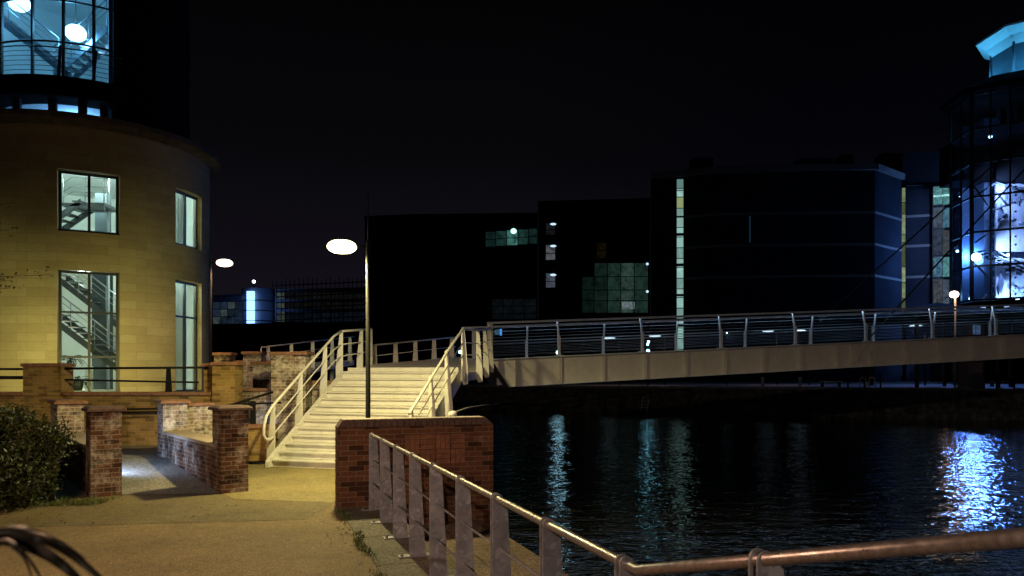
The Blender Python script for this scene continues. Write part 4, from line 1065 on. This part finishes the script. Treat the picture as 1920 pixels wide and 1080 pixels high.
def strip_win(t, front, px0, px1, py0, py1, segs, mat, name='window', rows=None):
    q0_, d_ = lerp_front(front, px0); q1_, _ = lerp_front(front, px1 - .01)
    f = Fr(q0_.x, q0_.y, q1_.x - q0_.x, q1_.y - q0_.y); L = (q1_ - q0_).length; D_ = q0_.y; zs = [Z(p_, D_) for p_ in segs]
    b = MB().box(f, -.12, L + .12, -.10, -.02, zs[-1] - .1, zs[0] + .1); fo = b.build(name, DARKM, t)
    for i, (za, zb) in enumerate(zip(zs, zs[1:])): MB().box(f, 0, L, -.16, -.101, zb + .06, za - .06).build('pane', mat[i % len(mat)], fo)
    return fo
gl_m = [mat_emit('stair_window_glow_%d' % i, c, s_, .6, .75) for i, (c, s_) in enumerate((((.55, .95, .85), .62), ((.55, 1, .9), .72), ((.5, .9, .8), .5), ((.6, 1, .9), .66)))]
gl_m0 = [mat_emit('stair_window_dim', (.3, .6, .55), .35), gl_m[0], gl_m[1], mat_emit('stair_window_yellow', (.6, .75, .35), .42), gl_m[2]]
strip_win(t, mf, 1269, 1281, 336, 655, [336, 354, 358, 370, 391, 406], gl_m0)
strip_win(t, mf, 1269, 1281, 336, 655, [408, 427, 438], gl_m)
for a in (442, 499, 555, 612): strip_win(t, mf, 1269, 1281, 0, 0, [a, a + 3, a + 23, a + 43, a + 53], gl_m)
q, d_ = lerp_front(mf, 1405); f = Fr(q.x, q.y, 1, 0)
MB().box(f, 0, .12, -.12, -.01, Z(455, q.y), Z(405, q.y)).build('window', mat_emit('slit_glow', (.1, .3, .6), .07), t)
q, d_ = lerp_front(mf, 1437); MB().ell((q.x, q.y + .5, Z(308.5, 98) + .1), .13, .13, .13, 8, 6).build('warning_light', mat_emit('red_lamp', (1, .06, .03), 3), t)
block(t, [(1692, 106), (1783, 104), (1783, 130), (1692, 130)], Z(285, 105), CLAD, 'rear_wall')
lf_ = [(1699, 105), (1748, 104)]
block(t, lf_ + [(1748, 105.9), (1699, 105.9)], Z(348, 104.5), CLAD, 'wing_wall')
for py in (405, 461, 519): band(t, lf_, Z(py, 104.5) - .17, Z(py, 104.5) + .17, .08, CLAD2, 'band')
band(t, [(1699, 105), (1783, 103.8)], Z(348, 104.5), Z(346.5, 104.5), .1, CLAD2, 'band')
ww = [mat_emit('slot_window_glow_%d' % i, c, s_ * .8, 1.5, .35) for i, (c, s_) in enumerate((((.75, .95, .5), .4), ((.55, .7, .35), .22), ((.8, 1, .6), .5)))]
strip_win(t, [(1690.5, 105.6), (1698, 105.6)], 1690.6, 1696.5, 0, 0, [352, 380, 402, 440, 455, 500, 530, 560, 585], ww)
# glazed link beside the tower
lk = [(1749, 103.5), (1785, 102.5)]
t2 = thing('link_building', 'glazed stair link with lit floors between museum and glass tower', 'building', (X(1766, 104), 104, 0))
fl_ = [mat_emit('link_glow_%d' % i, c, s_, 2.2, .04) for i, (c, s_) in enumerate((((.25, .7, .75), .5), ((.3, .42, .62), .28), ((.2, .3, .5), .22), ((.2, .5, .75), .42), ((.34, .4, .5), .22)))]
block(t2, lk + [(1785, 106), (1749, 106)], Z(348, 103), BLACKB)
for i, (a, c) in enumerate(((350, 385), (390, 428), (432, 478), (482, 520), (524, 575))):
    strip_win(t2, lk, 1750, 1767, 0, 0, [a, c], [fl_[i]]); strip_win(t2, lk, 1768, 1784, 0, 0, [a, c], [fl_[(i + 2) % 5] if i else fl_[0]])
strip_win(t2, lk, 1750, 1784, 0, 0, [366, 371], [mat_emit('link_tube', (.5, 1, 1), 1.2)])

# plant on the roofs
for (px, D_, w_, h_, base) in ((1300, 112, 3.0, 1.0, 320), (1500, 110, 5.0, .9, 308), (1580, 112, 1.6, 1.5, 308), (1655, 112, 3.4, 1.7, 308)):
    MB().box(W0, X(px, D_), X(px, D_) + w_, D_, D_ + 2.5, Z(320, 98) - .1, Z(308, 98) * (D_ - 98) * 0 + Z(308, 98) + (D_ - 98) * .28 + h_).build('roof_plant', BLACKB, museum)
# glass tower
TP = [(X(1783, 93.4), 93.4), (X(1822, 88), 88), (X(2010, 82.5), 82.5), (X(2060, 88), 88), (X(2040, 99), 99), (X(1840, 103), 103)]
t = tower = thing('glass_tower', 'tall octagonal glass tower lit blue with a lantern on top', 'tower', (X(1900, 93), 93, 0))
tz = [Z(563, 88), Z(500, 88), Z(436, 88), Z(370, 88), Z(306, 88), Z(243, 88), Z(178, 88)]
b = MB(); pane = MB()
bays = {0: 2, 1: 5, 2: 2}
for i in range(3):
    a, c = TP[i], TP[i + 1]; f = Fr(a[0], a[1], c[0] - a[0], c[1] - a[1]); L = math.hypot(c[0] - a[0], c[1] - a[1]); nb = bays[i]
    for k in range(nb + 1):
        b.box(f, L * k / nb - (.22 if k == 0 else .09), L * k / nb + (.22 if k == 0 and i else .09), -.1 - .01 * i, .1, tz[0], tz[-1])
    for z in tz: b.box(f, 0, L, -.06, .06, z - .12, z + .12)
    pane.box(f, 0, L, .12, .14, tz[0], tz[-1])
gf = b.build('glazing_frame', DARKM, t); pane.build('pane', GLASS_B, gf)
for k, z in enumerate(tz[:-1]):
    if k: MB().prism([(x_ * .985 + .9 * .0 + (1 - .985) * X(1930, 94), y_ * .985 + (1 - .985) * 94) for x_, y_ in TP], z - .15, z + .05).build('floor_slab', BLACKB, t) if k in (5,) else None
# base plinth, roof, lantern
def shrink(k, c=(X(1925, 93), 93)): return [(c[0] + (x_ - c[0]) * k, c[1] + (y_ - c[1]) * k) for x_, y_ in TP]
MB().prism(shrink(.98), .8, tz[0] - .15).build('plinth', BLACKB, t)
b = MB()
for k in range(6):
    f = Fr(TP[1][0], TP[1][1], TP[2][0] - TP[1][0], TP[2][1] - TP[1][1]); b.box(f, .9 + k * 2.3, 1.4 + k * 2.3, -.08, .02, tz[0] - 1.1, tz[0] - .7)
b.build('plinth_lights', mat_emit('plinth_glow', (.35, .6, 1), .8), t)
MB().prism(shrink(1.14), tz[-1], tz[-1] + .5).build('eaves', BLACKB, t)
o8 = lambda c, r, rot=0: [(c[0] + r * math.cos(rad(22.5 + 45 * k + rot)), c[1] + r * math.sin(rad(22.5 + 45 * k + rot))) for k in range(8)]
LC = (X(1950, 93), 93)
b = MB(); A8 = shrink(1.12); B8 = shrink(.62)
for i in range(6):
    j = (i + 1) % 6; b.face([(*A8[i], tz[-1] + .5), (*A8[j], tz[-1] + .5), (*B8[j], Z(142, 90)), (*B8[i], Z(142, 90))])
b.face([(*q, Z(142, 90)) for q in B8])
b.build('roof', BLACKB, t)
def lantern_ring(r): return o8(LC, r, 3)
zl0, zl1, zl2 = Z(140, 89), Z(66, 89), Z(40, 89)
lr = (X(1950, 88) - X(1868, 88)) / math.cos(rad(10)) 
MB().prism(lantern_ring(lr), zl0, zl1).build('lantern_wall', mat_plain('lantern_panel', (.06, .08, .11), .6, var=.1, scale=1), t)
b = MB(); ra, rb_ = lantern_ring(lr + .05), lantern_ring(lr + 1.7)
for i in range(8):
    j = (i + 1) % 8
    rm = lantern_ring(lr + .55)
    b.face([(*ra[i], zl1 - .3), (*ra[j], zl1 - .3), (*rm[j], zl1 + .75), (*rm[i], zl1 + .75)][::-1])
    b.face([(*rm[i], zl1 + .75), (*rm[j], zl1 + .75), (*rb_[j], zl1 + 1.5), (*rb_[i], zl1 + 1.5)][::-1])
    b.face([(*rb_[i], zl1 + 1.5), (*rb_[j], zl1 + 1.5), (*rb_[j], zl1 + 1.75), (*rb_[i], zl1 + 1.75)])
b.face([(*q, zl1 + 1.75) for q in rb_])
b.build('lantern_cornice', mat_plain('cornice_panel', (.6, .62, .65), .6, var=.06, scale=1), t)
b = MB()
for q in lantern_ring(lr + .06): b.pipe([(*q, zl0), (*q, zl1)], .16, 6)
b.build('lantern_posts', CLAD2, t)
MB().prism(lantern_ring(lr + .35), zl0 + .9, zl0 + 1.1).build('lantern_ledge', CLAD2, t)
c0, c1 = lantern_ring(lr + 2.1)[4], lantern_ring(lr + 2.1)[5]
for k, (ax, ay) in enumerate((lantern_ring(lr + 2.0)[4], lantern_ring(lr + 2.0)[5], ((c0[0] + c1[0]) / 2, (c0[1] + c1[1]) / 2), lantern_ring(lr + 2)[3])):
    light('SPOT', 'floodlight', (ax - wloc(t).x, ay - wloc(t).y, zl0 + .2), 1700, (.08, .55, 1), .3, target=(ax + (LC[0] - ax) * .35 - wloc(t).x, ay + (LC[1] - ay) * .35 - wloc(t).y, zl1 + 1), cone=150, blend=.8, parent=t)
# tower interior: dark core, white exhibition wall with arms and armour shapes, bridges and lamps
wf_ = Fr(X(1868, 93), 93, 1, -.03); IW = mat_plain('display_wall', (.5, .48, .54), .85, var=.05, scale=.6)
b = MB()
for (za, zb) in ((Z(472, 93), Z(345, 93)), (Z(560, 93), Z(484, 93))):
    b.plate(wf_, [(0, za), (14, za), (14, zb - 3.2), (2.6, zb - 2.4) if False else (14, zb - 3.5), (3.0, zb), (0, zb)], 0, .3)
b.build('display_wall', IW, t)
MB().box(Fr(X(1845, 96), 96, 1, -.05), 0, 1.7, 0, 3, .8, tz[-1]).build('core_wall', mat_plain('core_panel', (.08, .11, .17), .7, var=.2, scale=.5), t)
MB().box(Fr(X(1800, 99), 99, 1, -.05), 0, 20, 0, .3, .8, tz[-1]).build('rear_wall', mat_plain('tower_rear', (.05, .08, .14), .8), t)
b = MB(); rk = random.Random(2)
for (px, py) in ((1877, 413), (1885, 405), (1900, 412), (1915, 420), (1889, 510), (1900, 505), (1912, 512), (1905, 545), (1918, 545), (1898, 540)):
    b.ell(P(px, py, 92.3), .38, .3, .34, 10, 6)
for px in range(1884, 1921, 3):
    for (py0, py1) in ((350, 372 + rk.random() * 12), (488, 505 + rk.random() * 10)): b.box(W0, X(px, 92.7), X(px, 92.7) + .06, 92.6, 92.7, Z(py1, 92.7), Z(py0, 92.7))
b.build('armour_display', mat_plain('armour_steel', (.22, .23, .28), .4, metal=.0), t)
b = MB()
for (px, p0, p1) in ((1877, 380, 424), (1877, 505, 555)):
    m_ = (p0 + p1) / 2; b.face([P(px, p0, 92.5), P(px - 6, m_, 92.5), P(px, p1, 92.5), P(px + 6, m_, 92.5)]); b.face([P(px, p0, 92.6), P(px + 6, m_, 92.6), P(px, p1, 92.6), P(px - 6, m_, 92.6)])
b.build('shield_display', mat_plain('shield_dark', (.12, .13, .18), .5), t)
b = MB()
for (a, c) in (((1822, 372), (1868, 342)), ((1868, 342), (1925, 362)), ((1822, 345), (1858, 392)), ((1822, 488), (1862, 530)), ((1828, 455), (1860, 432)), ((1850, 484), (1925, 512)), ((1855, 476), (1870, 484)), ((1860, 395), (1886, 385)), ((1868, 360), (1890, 386)), ((1822, 590), (1850, 552))):
    b.pipe([P(*a, 91.5), P(*c, 91.5)], .12, 5)
for k in range(9): 
    q = P(1845 + k * 9, 470 + k * 4.2, 91); b.box(Fr(q.x, q.y, 1, 0), -.28, .28, 0, 1.6, q.z - .05, q.z + .05)
for (a, c) in (((1866, 478), (1925, 506)), ((1866, 470), (1925, 498))): b.pipe([P(*a, 91), P(*c, 91)], .1, 5)
b.build('stair_bridge', STEP_IN, t)
for px in (1863.5, 1904.5):
    for k in range(14): MB().ell(P(px, 350 + k * 15.5, 87.6 - (px - 1822) * .03), .13, .13, .13, 6, 4).build('glazing_clamp', RAIL_IN, t)
for (px, py, D_, r_, m_, pw, cl_) in ((1831.5, 361, 99.0, .4, L_CYAN, 1200, (.3, .6, 1)), (1830.5, 482, 86.3, .5, L_BLUE, 14000, (.11, .27, 1)), (1829.5, 480, 98.3, .2, L_CYAN, 2990, (.18, .42, 1)), (1880, 352, 90, .2, L_CYAN, 5000, (.42, .56, 1)), (1890, 478, 89.8, .2, L_CYAN, 5500, (.42, .56, 1)), (1857, 256, 90, .22, L_CYAN, 300, (.25, .6, 1)), (1800, 367, 93, .16, L_CYAN, 70, (.2, .5, 1)), (1795, 471, 94, .16, L_CYAN, 70, (.2, .5, 1)), (1908, 560, 90, .2, L_CYAN, 3200, (.35, .55, 1)), (1820, 560, 89.5, .2, L_CYAN, 200, (.3, .6, 1))):
    c = P(px, py, D_); MB().ell(c, r_, r_, r_, 12, 8).build('floodlight', m_, t)
    off = Vector((0, -.6, 0)) if D_ < 88 else Vector((0, -.4, .4))
    off = Vector((0, 0, 0)) if pw == 2990 else Vector((0, .2, .4))
    if pw == 14000: l = light('SPOT', 'bulb', c - wloc(t) + Vector((0, -1.0, 0)), pw, cl_, .9, target=c - wloc(t) + Vector((-25, -60, -10)), cone=150, blend=.6, parent=t)
    elif 3000 <= pw < 12000: l = light('SPOT', 'bulb', c - wloc(t) + off, pw, cl_, .3, target=c - wloc(t) + Vector((2.5, 3, -1.2)), cone=150, blend=.5, parent=t)
    elif pw == 2990: l = light('POINT', 'bulb', c - wloc(t) + Vector((-.9, 0, 0)), pw, cl_, .3, parent=t)  # extra lamp, hidden behind the blue one, added to light the museum corner
    else: l = light('POINT', 'bulb', c - wloc(t) + off, pw, cl_, .3, parent=t)
b = MB()
for (px, p0, p1) in ((1871, 195, 250), (1891, 183, 250), (1904, 200, 245)): b.box(W0, X(px, 92), X(px, 92) + .3, 92, 92.3, Z(p1, 92), Z(p0, 92))
b.build('column', DARKM, t)
MB().box(Fr(X(1792, 95), 95, 1, -.05), 0, 5.2, 0, 4, Z(338, 95), Z(262, 95)).build('black_fill', BLACKB, t)  # black blocks added where the upper tower is only dark
MB().hexa([P(1868, 340, 92.5), P(1990, 340, 92.5), P(1990, 340, 97), P(1868, 340, 97), P(1866, 262, 92.5), P(1990, 200, 92.5), P(1990, 200, 97), P(1866, 262, 97)]).build('black_fill', BLACKB, t)

# ------------------------------------------------------------------ other dark buildings across the dock
def wins(t, front, cols, rows, mats, skip=()):
    k = 0
    for i, (a, c) in enumerate(zip(cols, cols[1:])):
        for j, (u_, v_) in enumerate(zip(rows, rows[1:])):
            if (i, j) in skip: continue
            q0_, _ = lerp_front(front, a + .8); q1_, _ = lerp_front(front, c - .8); f = Fr(q0_.x, q0_.y, q1_.x - q0_.x, q1_.y - q0_.y)
            uu = u_(a) if callable(u_) else u_; vv = v_(a) if callable(v_) else v_
            MB().box(f, 0, (q1_ - q0_).length, -.08, -.01, Z(vv - .8, q0_.y), Z(uu + .8, q0_.y)).build('window', mats[(i * 7 + j * 3) % len(mats)] if not isinstance(mats, dict) else mats[(i, j)], t)
t = thing('office_block', 'dark office block with one dim green upper window row', 'building', (X(850, 118), 118, 0))
of = [(684, 119.5), (780, 118), (1008, 117)]
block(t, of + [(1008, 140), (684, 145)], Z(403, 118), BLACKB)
band(t, of, Z(404, 118), Z(402, 118), .3, BLACKB, 'parapet')
gm = lambda n_, c, s_: mat_emit(n_, c, s_ * .5, 1.1, .05)
g1 = [gm('office_glow_a', (.10, .30, .26), .13), gm('office_glow_b', (.10, .34, .30), .26), gm('office_glow_c', (.15, .5, .42), .9), gm('office_glow_d', (.1, .34, .28), .3), gm('office_glow_e', (.08, .26, .22), .2)]
sl = lambda base: (lambda px: base - (px - 912) * .07)
wins(t, of, [910, 930, 950, 971, 991, 1007.5], [sl(434), sl(449), sl(463)], {(i, j): g1[i] for i in range(5) for j in range(2)})
q, _ = lerp_front(of, 963); MB().ell((q.x, q.y - .3, Z(434, q.y)), .45, .2, .45, 10, 6).build('office_lamp', mat_emit('office_lamp_glow', (.5, 1, .9), 2.2), t)
dimw = gm('dim_blue_glow', (.08, .12, .15), .10)
wins(t, of, [922, 943, 963, 983, 1006], [560, 574, 588, 603], [dimw])
t = thing('office_block', 'taller dark office block with gridded green lit windows', 'building', (X(1110, 110), 110, 0))
of2 = [(1009, 111), (1219, 109)]
block(t, of2 + [(1219, 135), (1009, 135)], Z(376, 110), BLACKB)
band(t, of2, Z(377, 110), Z(375, 110), .3, BLACKB, 'parapet')
sm_ = [gm('small_window_a', (.2, .2, .24), .12), gm('small_window_b', (.45, .48, .55), .5), gm('small_window_c', (.35, .42, .55), .45)]
for k, (a, c) in enumerate(((418, 441), (459, 488), (512, 540))):
    wins(t, of2, [1023, 1041.5], [a, (a + c) / 2 + 2, c], [sm_[k]])
    q, _ = lerp_front(of2, 1037); MB().ell((q.x, q.y - .3, Z(a + 3 if k < 2 else a + 4, q.y)), .45, .2, .18, 8, 6).build('corner_light', L_COOL, t)
wins(t, of2, [1118, 1137], [455, 470, 486], [gm('amber_window', (.3, .22, .05), .05)])
g2 = [gm('grid_glow_a', (.05, .13, .09), .2), gm('grid_glow_b', (.10, .24, .18), .32), gm('grid_glow_c', (.18, .34, .28), .42), gm('grid_glow_d', (.06, .14, .11), .28)]
wins(t, of2, [1091, 1114, 1139, 1164, 1189, 1215.5], [493, 519, 544, 564, 587], {(i, j): (g2[0], g2[3], g2[1], g2[2], g2[1])[i] for i in range(5) for j in range(4)}, skip=((0, 0),))
for py in (495.5, 547):
    q, _ = lerp_front(of2, 1213); MB().ell((q.x, q.y - .3, Z(py, q.y)), .2, .2, .2, 8, 6).build('corner_light', L_COOL, t)
q, _ = lerp_front(of2, 1180); MB().box(Fr(q.x, q.y, 1, 0), -1.1, 1.1, -.14, -.085, Z(580, q.y), Z(566, q.y)).build('window', mat_emit('lobby_glow', (.5, .65, .7), .35, 3, .05), t)

# distant left: blue office with lit strip, scaffolded block, black shed
t = thing('office_block', 'distant blue lit office with a bright vertical light strip', 'building', (X(460, 160), 160, 0))
lf2 = [(380, 165), (456, 160)]
block(t, lf2 + [(456, 180), (380, 180)], Z(552, 162), mat_plain('office_panel', (.08, .1, .14), .6), z0=-1)
band(t, lf2, Z(564, 162), Z(557, 162), .2, CLAD2, 'band')
bo = [gm('blue_office_a', (.06, .11, .19), .5), gm('blue_office_b', (.05, .09, .15), .45), gm('blue_office_c', (.16, .22, .22), .6), gm('blue_office_d', (.07, .13, .25), .5)]
wins(t, lf2, [399, 413, 427, 441, 455], [566, 580, 594, 608], bo)
DR = mat_plain('drum_panel', (.25, .28, .34), .5, var=.1, scale=.3)
dc = Vector((X(485, 163), 163)); rr_ = X(515, 163) - X(485, 163)
b = MB(); b.lathe((dc.x, dc.y, 0), [(rr_, -1), (rr_, Z(543, 163)), (rr_ * .98, Z(542, 163))], 40)
for zz in (Z(563, 160), Z(582, 160), Z(601, 160)): pass
dr = b.build('drum', DR, t)
b = MB()
for zz in (563, 582, 601): b.lathe((dc.x, dc.y, Z(zz, 160)), [(rr_ + .06, -.12), (rr_ + .06, .12)], 40)
b.build('joint', DARKM, dr)
sx0, sx1 = X(463, 158.6), X(476, 158.6)
b = MB()
for a, c in ((546, 562), (563.5, 581), (582.5, 600), (601.5, 609)): b.box(W0, sx0, sx1, 158.4, 159.2, Z(c, 158.6), Z(a, 158.6))
b.build('light_strip', mat_emit('strip_glow', (.25, .5, 1), 2.6), t)
light('POINT', 'bulb', (X(470, 150) - wloc(t).x, 150 - 160, Z(575, 150)), 900, (.15, .35, 1), 1.0, parent=t)
q = P(476, 528, 163); MB().pipe([(q.x, q.y, Z(543, 163)), q], .1, 6).build('mast', DARKM, t); MB().ell(q, .38, .38, .38, 10, 6).build('aircraft_light', mat_emit('aircraft_glow', (.7, .8, 1), 5), t)  # light taken for an aircraft, set on an added pole
t = thing('scaffolded_building', 'dim distant block wrapped in scaffolding left of the lamp post', 'building', (X(600, 150), 150, 0))
sf = [(516, 152), (690, 148)]
block(t, [(516, 153.5), (690, 149.5), (690, 170), (516, 170)], Z(540, 151), mat_plain('scaffold_sheet', (.12, .12, .13), .8, var=.4, scale=.3))
sg = [gm('scaf_a', (.10, .11, .12), .12), gm('scaf_b', (.12, .12, .10), .10), gm('scaf_c', (.4, .5, .42), .3), gm('scaf_d', (.06, .09, .14), .16)]
wins(t, [(516, 153.4), (690, 149.4)], [518, 534, 550, 566, 584, 602, 622, 642, 664, 686], [548, 562, 566, 580, 584, 606], {(i, j): (sg[2] if i == 0 else sg[(i + j) % 2] if j < 3 else sg[3]) for i in range(9) for j in range(5)}, skip=tuple((i, j) for i in range(9) for j in (1, 3)))
b = MB()
for k in range(22):
    px = 514 + k * 8.3; D_ = 152 - k * .19; b.box(W0, X(px, D_) - .06, X(px, D_) + .06, D_ - 1.2, D_ - 1.05, 0, Z(530 - k * .25 - R.random() * 7, D_))
for py in (532, 543, 553, 564, 575, 586, 597):
    b.hexa([P(512, py + 4, 150.9) + v for v in (Vector((0, 0, -.12)), )] + [P(692, py - 4, 146.9) + Vector((0, 0, -.12)), P(692, py - 4, 147.1) + Vector((0, 0, -.12)), P(512, py + 4, 151.1) + Vector((0, 0, -.12)),
            P(512, py + 4, 150.9) + Vector((0, 0, .12)), P(692, py - 4, 146.9) + Vector((0, 0, .12)), P(692, py - 4, 147.1) + Vector((0, 0, .12)), P(512, py + 4, 151.1) + Vector((0, 0, .12))])
b.build('scaffolding', mat_plain('scaffold_tube', (.05, .05, .055), .5), t)
t = thing('shed', 'long low black shed silhouette behind the brick piers', 'building', (X(530, 120), 120, 0))
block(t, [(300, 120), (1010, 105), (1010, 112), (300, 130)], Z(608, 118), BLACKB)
block(t, [(510, 119.5), (570, 118.5), (570, 122), (510, 122)], Z(603, 119), BLACKB, 'roof_vent')

# ------------------------------------------------------------------ promenade lights and furniture across the dock
def far_lamp(px, py, D_, r_, label, mat=L_COOL, pw=170, col=(.6, .85, 1), grp='flat street lamps seen through the footbridge rails'):
    c = P(px, py, D_); t = thing('street_lamp', label, 'street lamp', (c.x + r_ * 1.6, c.y, .8), grp)
    MB().pipe([(c.x + r_ * 1.6, c.y, .8), (c.x + r_ * 1.6, c.y, c.z + .1)], .07, 8).build('post', POLE, t)
    MB().pipe([(c.x + r_ * 1.6, c.y, c.z + .05), (c.x, c.y, c.z + .02)], .04, 6).build('arm', POLE, t)
    MB().ell((c.x, c.y, c.z), r_, r_, r_ * .16, 18, 6).build('lens', mat, t)
    if pw:
        l = light('SPOT', 'bulb', (c.x - wloc(t).x, 0, c.z - .8 - .25), pw, (1, .66, .4), .3, cone=132, blend=.6, parent=t)
    return t
far_lamp(1142, 634, 72, .62, 'flat white street lamp left of the paired lamps')
far_lamp(1228, 630, 74, .6, 'flat white street lamp just left of the tall strip window')
far_lamp(1440, 621, 74, .55, 'small flat white street lamp beside a brighter one')
far_lamp(1500, 620, 74, .55, 'brightest bluish flat street lamp near the middle of the rails', mat_emit('lamp_bright', (.6, .85, 1), 1.8))
far_lamp(1717, 611, 70, .55, 'flat white street lamp under the pavilion roof')
def dot(px, py, D_, r_, label, m_=L_CYAN, pw=0, col=CYN, grp='small globe lights on the far promenade'):
    c = P(px, py, D_); t = thing('globe_light', label, 'light', (c.x, c.y, .8), grp)
    MB().pipe([(c.x, c.y + .02, .8), (c.x, c.y + .02, c.z)], .05, 6).build('post', POLE, t); MB().ell(c, r_, r_, r_, 10, 6).build('globe', m_, t)
    if pw: light('POINT', 'bulb', (0, -.5, c.z - .8), pw, col, .3, parent=t)
L_C2 = mat_emit('globe_glow_strong', (.25, .8, 1), 17)
dot(1046, 661, 70, .16, 'bright cyan globe low behind the second bridge post', L_C2, pw=60)
dot(863, 660, 70, .16, 'bright cyan globe beside the top of the stairs', L_C2)
dot(1215, 658, 71, .15, 'lower cyan globe under a pair of smaller ones', L_C2)
dot(1214, 646, 72, .1, 'small cyan globe just under a flat street lamp', L_C2)
dot(1216, 641, 73, .12, 'topmost of the three stacked cyan globes', L_C2)
dot(1363, 624, 74, .06, 'tiny white globe in the middle of the dark museum wall')
t = thing('screen', 'small blue lit screen behind the start of the footbridge rails', 'screen', P(934, 629, 78))
MB().box(W0, X(927, 78), X(942, 78), 78.05, 78.3, Z(630, 78), Z(616, 78)).build('casing', BLACK, t)
MB().box(W0, X(928, 78), X(936, 78), 78.0, 78.04, Z(628, 78), Z(618, 78)).build('panel', mat_emit('screen_a', (.12, .35, .55), .35, 2, .3), t)
MB().box(W0, X(937, 78), X(941, 78), 78.0, 78.04, Z(629, 78), Z(617, 78)).build('panel', mat_emit('screen_b', (.1, .4, 1), .8), t)
MB().box(W0, X(934, 78), X(935, 78), 78.1, 78.2, .8, Z(630, 78)).build('post', BLACK, t)
# orange lamp near the tower
c = P(1789, 552, 60)
t = thing('street_lamp', 'bright orange star lamp in front of the glass tower', 'street lamp', (c.x, c.y, .8))
MB().pipe([(c.x + .08, c.y, .8), (c.x + .08, c.y, c.z)], .07, 8).build('post', GIRD, t)
MB().ell(c, .34, .34, .28, 14, 8).build('globe', L_WARM, t)
light('POINT', 'bulb', (0, -.7, c.z - .8 - .1), 60, (1, .55, .3), .25, parent=t)
# pavilions
def pavilion(pxc, pyp, D_, half, drop, lab):
    c = P(pxc, pyp, D_); t = thing('pavilion', lab, 'canopy', (c.x, c.y, .8), 'dark pyramid canopies by the glass tower')
    b = MB(); z1 = c.z - drop; rr2 = [(c.x - half, c.y - half), (c.x + half, c.y - half), (c.x + half, c.y + half), (c.x - half, c.y + half)]
    b.prism(rr2, z1 - .3, z1)
    for i in range(4): b.face([(*rr2[i], z1 + .002), (*rr2[(i + 1) % 4], z1 + .002), (c.x, c.y, c.z)])
    b.build('roof', BLACKB, t)
    for q in rr2:
        k = Vector((c.x + (q[0] - c.x) * .85, c.y + (q[1] - c.y) * .85, 0)); MB().box(Fr(k.x, k.y, 1, 0), -.12, .12, -.12, .12, .8, z1 - .3).build('post', DARKM, t)
pavilion(1757, 567, 66, 4.6, 1.3, 'black pyramid roofed pavilion left of the orange lamp')
pavilion(1900, 574, 64, 4.4, .8, 'black pyramid roofed pavilion at the right edge')
t = thing('kiosk', 'small dark kiosk with bluish windows under the pavilion', 'kiosk', P(1835, 640, 62))
MB().box(W0, X(1822, 62), X(1846, 62), 62, 64, .8, Z(606, 62)).build('wall', mat_plain('kiosk_wall', (.07, .045, .045), .7), t)
b = MB()
for px in (1824, 1829, 1834): b.box(W0, X(px, 62), X(px + 3.4, 62), 61.93, 61.99, Z(627, 62), Z(610, 62))
b.build('window', mat_emit('kiosk_glow', (.15, .3, .6), .4, 3, .05), t)
# cycle stands, benches, quay fence
stm = mat_plain('stand_steel', (.75, .7, .65), .35, var=.05)
for k, px in enumerate((1618, 1635)):
    c = P(px, 716, 62); r_ = .26
    b = MB().pipe([(c.x - r_, c.y, .8)] + [(c.x - r_ * math.cos(rad(a)), c.y, 1.35 + r_ * math.sin(rad(a))) for a in range(0, 181, 20)] + [(c.x + r_, c.y, .8)], .05, 8)
    tag(b.build('cycle_stand', stm), ('white hoop cycle stand left of its twin under the bridge', 'white hoop cycle stand right of its twin under the bridge')[k], 'cycle stand', 'hoop cycle stands')
for k, (px, w_) in enumerate(((1560, 40), (1882, 46))):
    c = P(px, 712, 64); t = thing('bench', ('long low bench on the lit quay under the bridge', 'long low bench beyond the bridge pier')[k], 'bench', (c.x, c.y, .8))
    hw = w_ / F * 64 / 2 
    MB().box(W0, c.x - hw, c.x + hw, 64, 64.5, 1.2, 1.27).build('seat', stm, t)
    for s_ in (-.8, .8): MB().box(W0, c.x + hw * s_ - .05, c.x + hw * s_ + .05, 64.05, 64.45, .8, 1.2).build('leg', DARKM, t)
def quay_fence(px0, px1, D_, lab, n):
    t = thing('fence', lab, 'fence', (X(px0, D_), D_, .93)); 
    for h in (1.0, .5): MB().pipe([(X(px0, D_), D_, .93 + h), (X(px1, D_), D_ - .5, .93 + h)], .045, 6).build('rail', BLACK, t)
    for k in range(n): x_ = X(px0, D_) + (X(px1, D_) - X(px0, D_)) * k / (n - 1); MB().pipe([(x_, D_ - .5 * k / (n - 1), .8), (x_, D_ - .5 * k / (n - 1), 1.93)], .055, 6).build('post', BLACK, t)
quay_fence(1590, 1645, 57, 'black post and rail quay fence before the hoop stands', 3)
quay_fence(1835, 1960, 51.5, 'black post and rail quay fence right of the bridge pier', 5)
for k, px in enumerate((1430, 1500)):
    c = P(px, 716, 60); o = MB().lathe((c.x, c.y, .8), [(.12, 0), (.12, .7), (.16, .75), (.05, .85)], 10).build('bollard', stm)
    tag(o, ('pale short bollard on the lit quay, left one', 'pale short bollard on the lit quay, right one')[k], 'bollard', 'quay bollards')
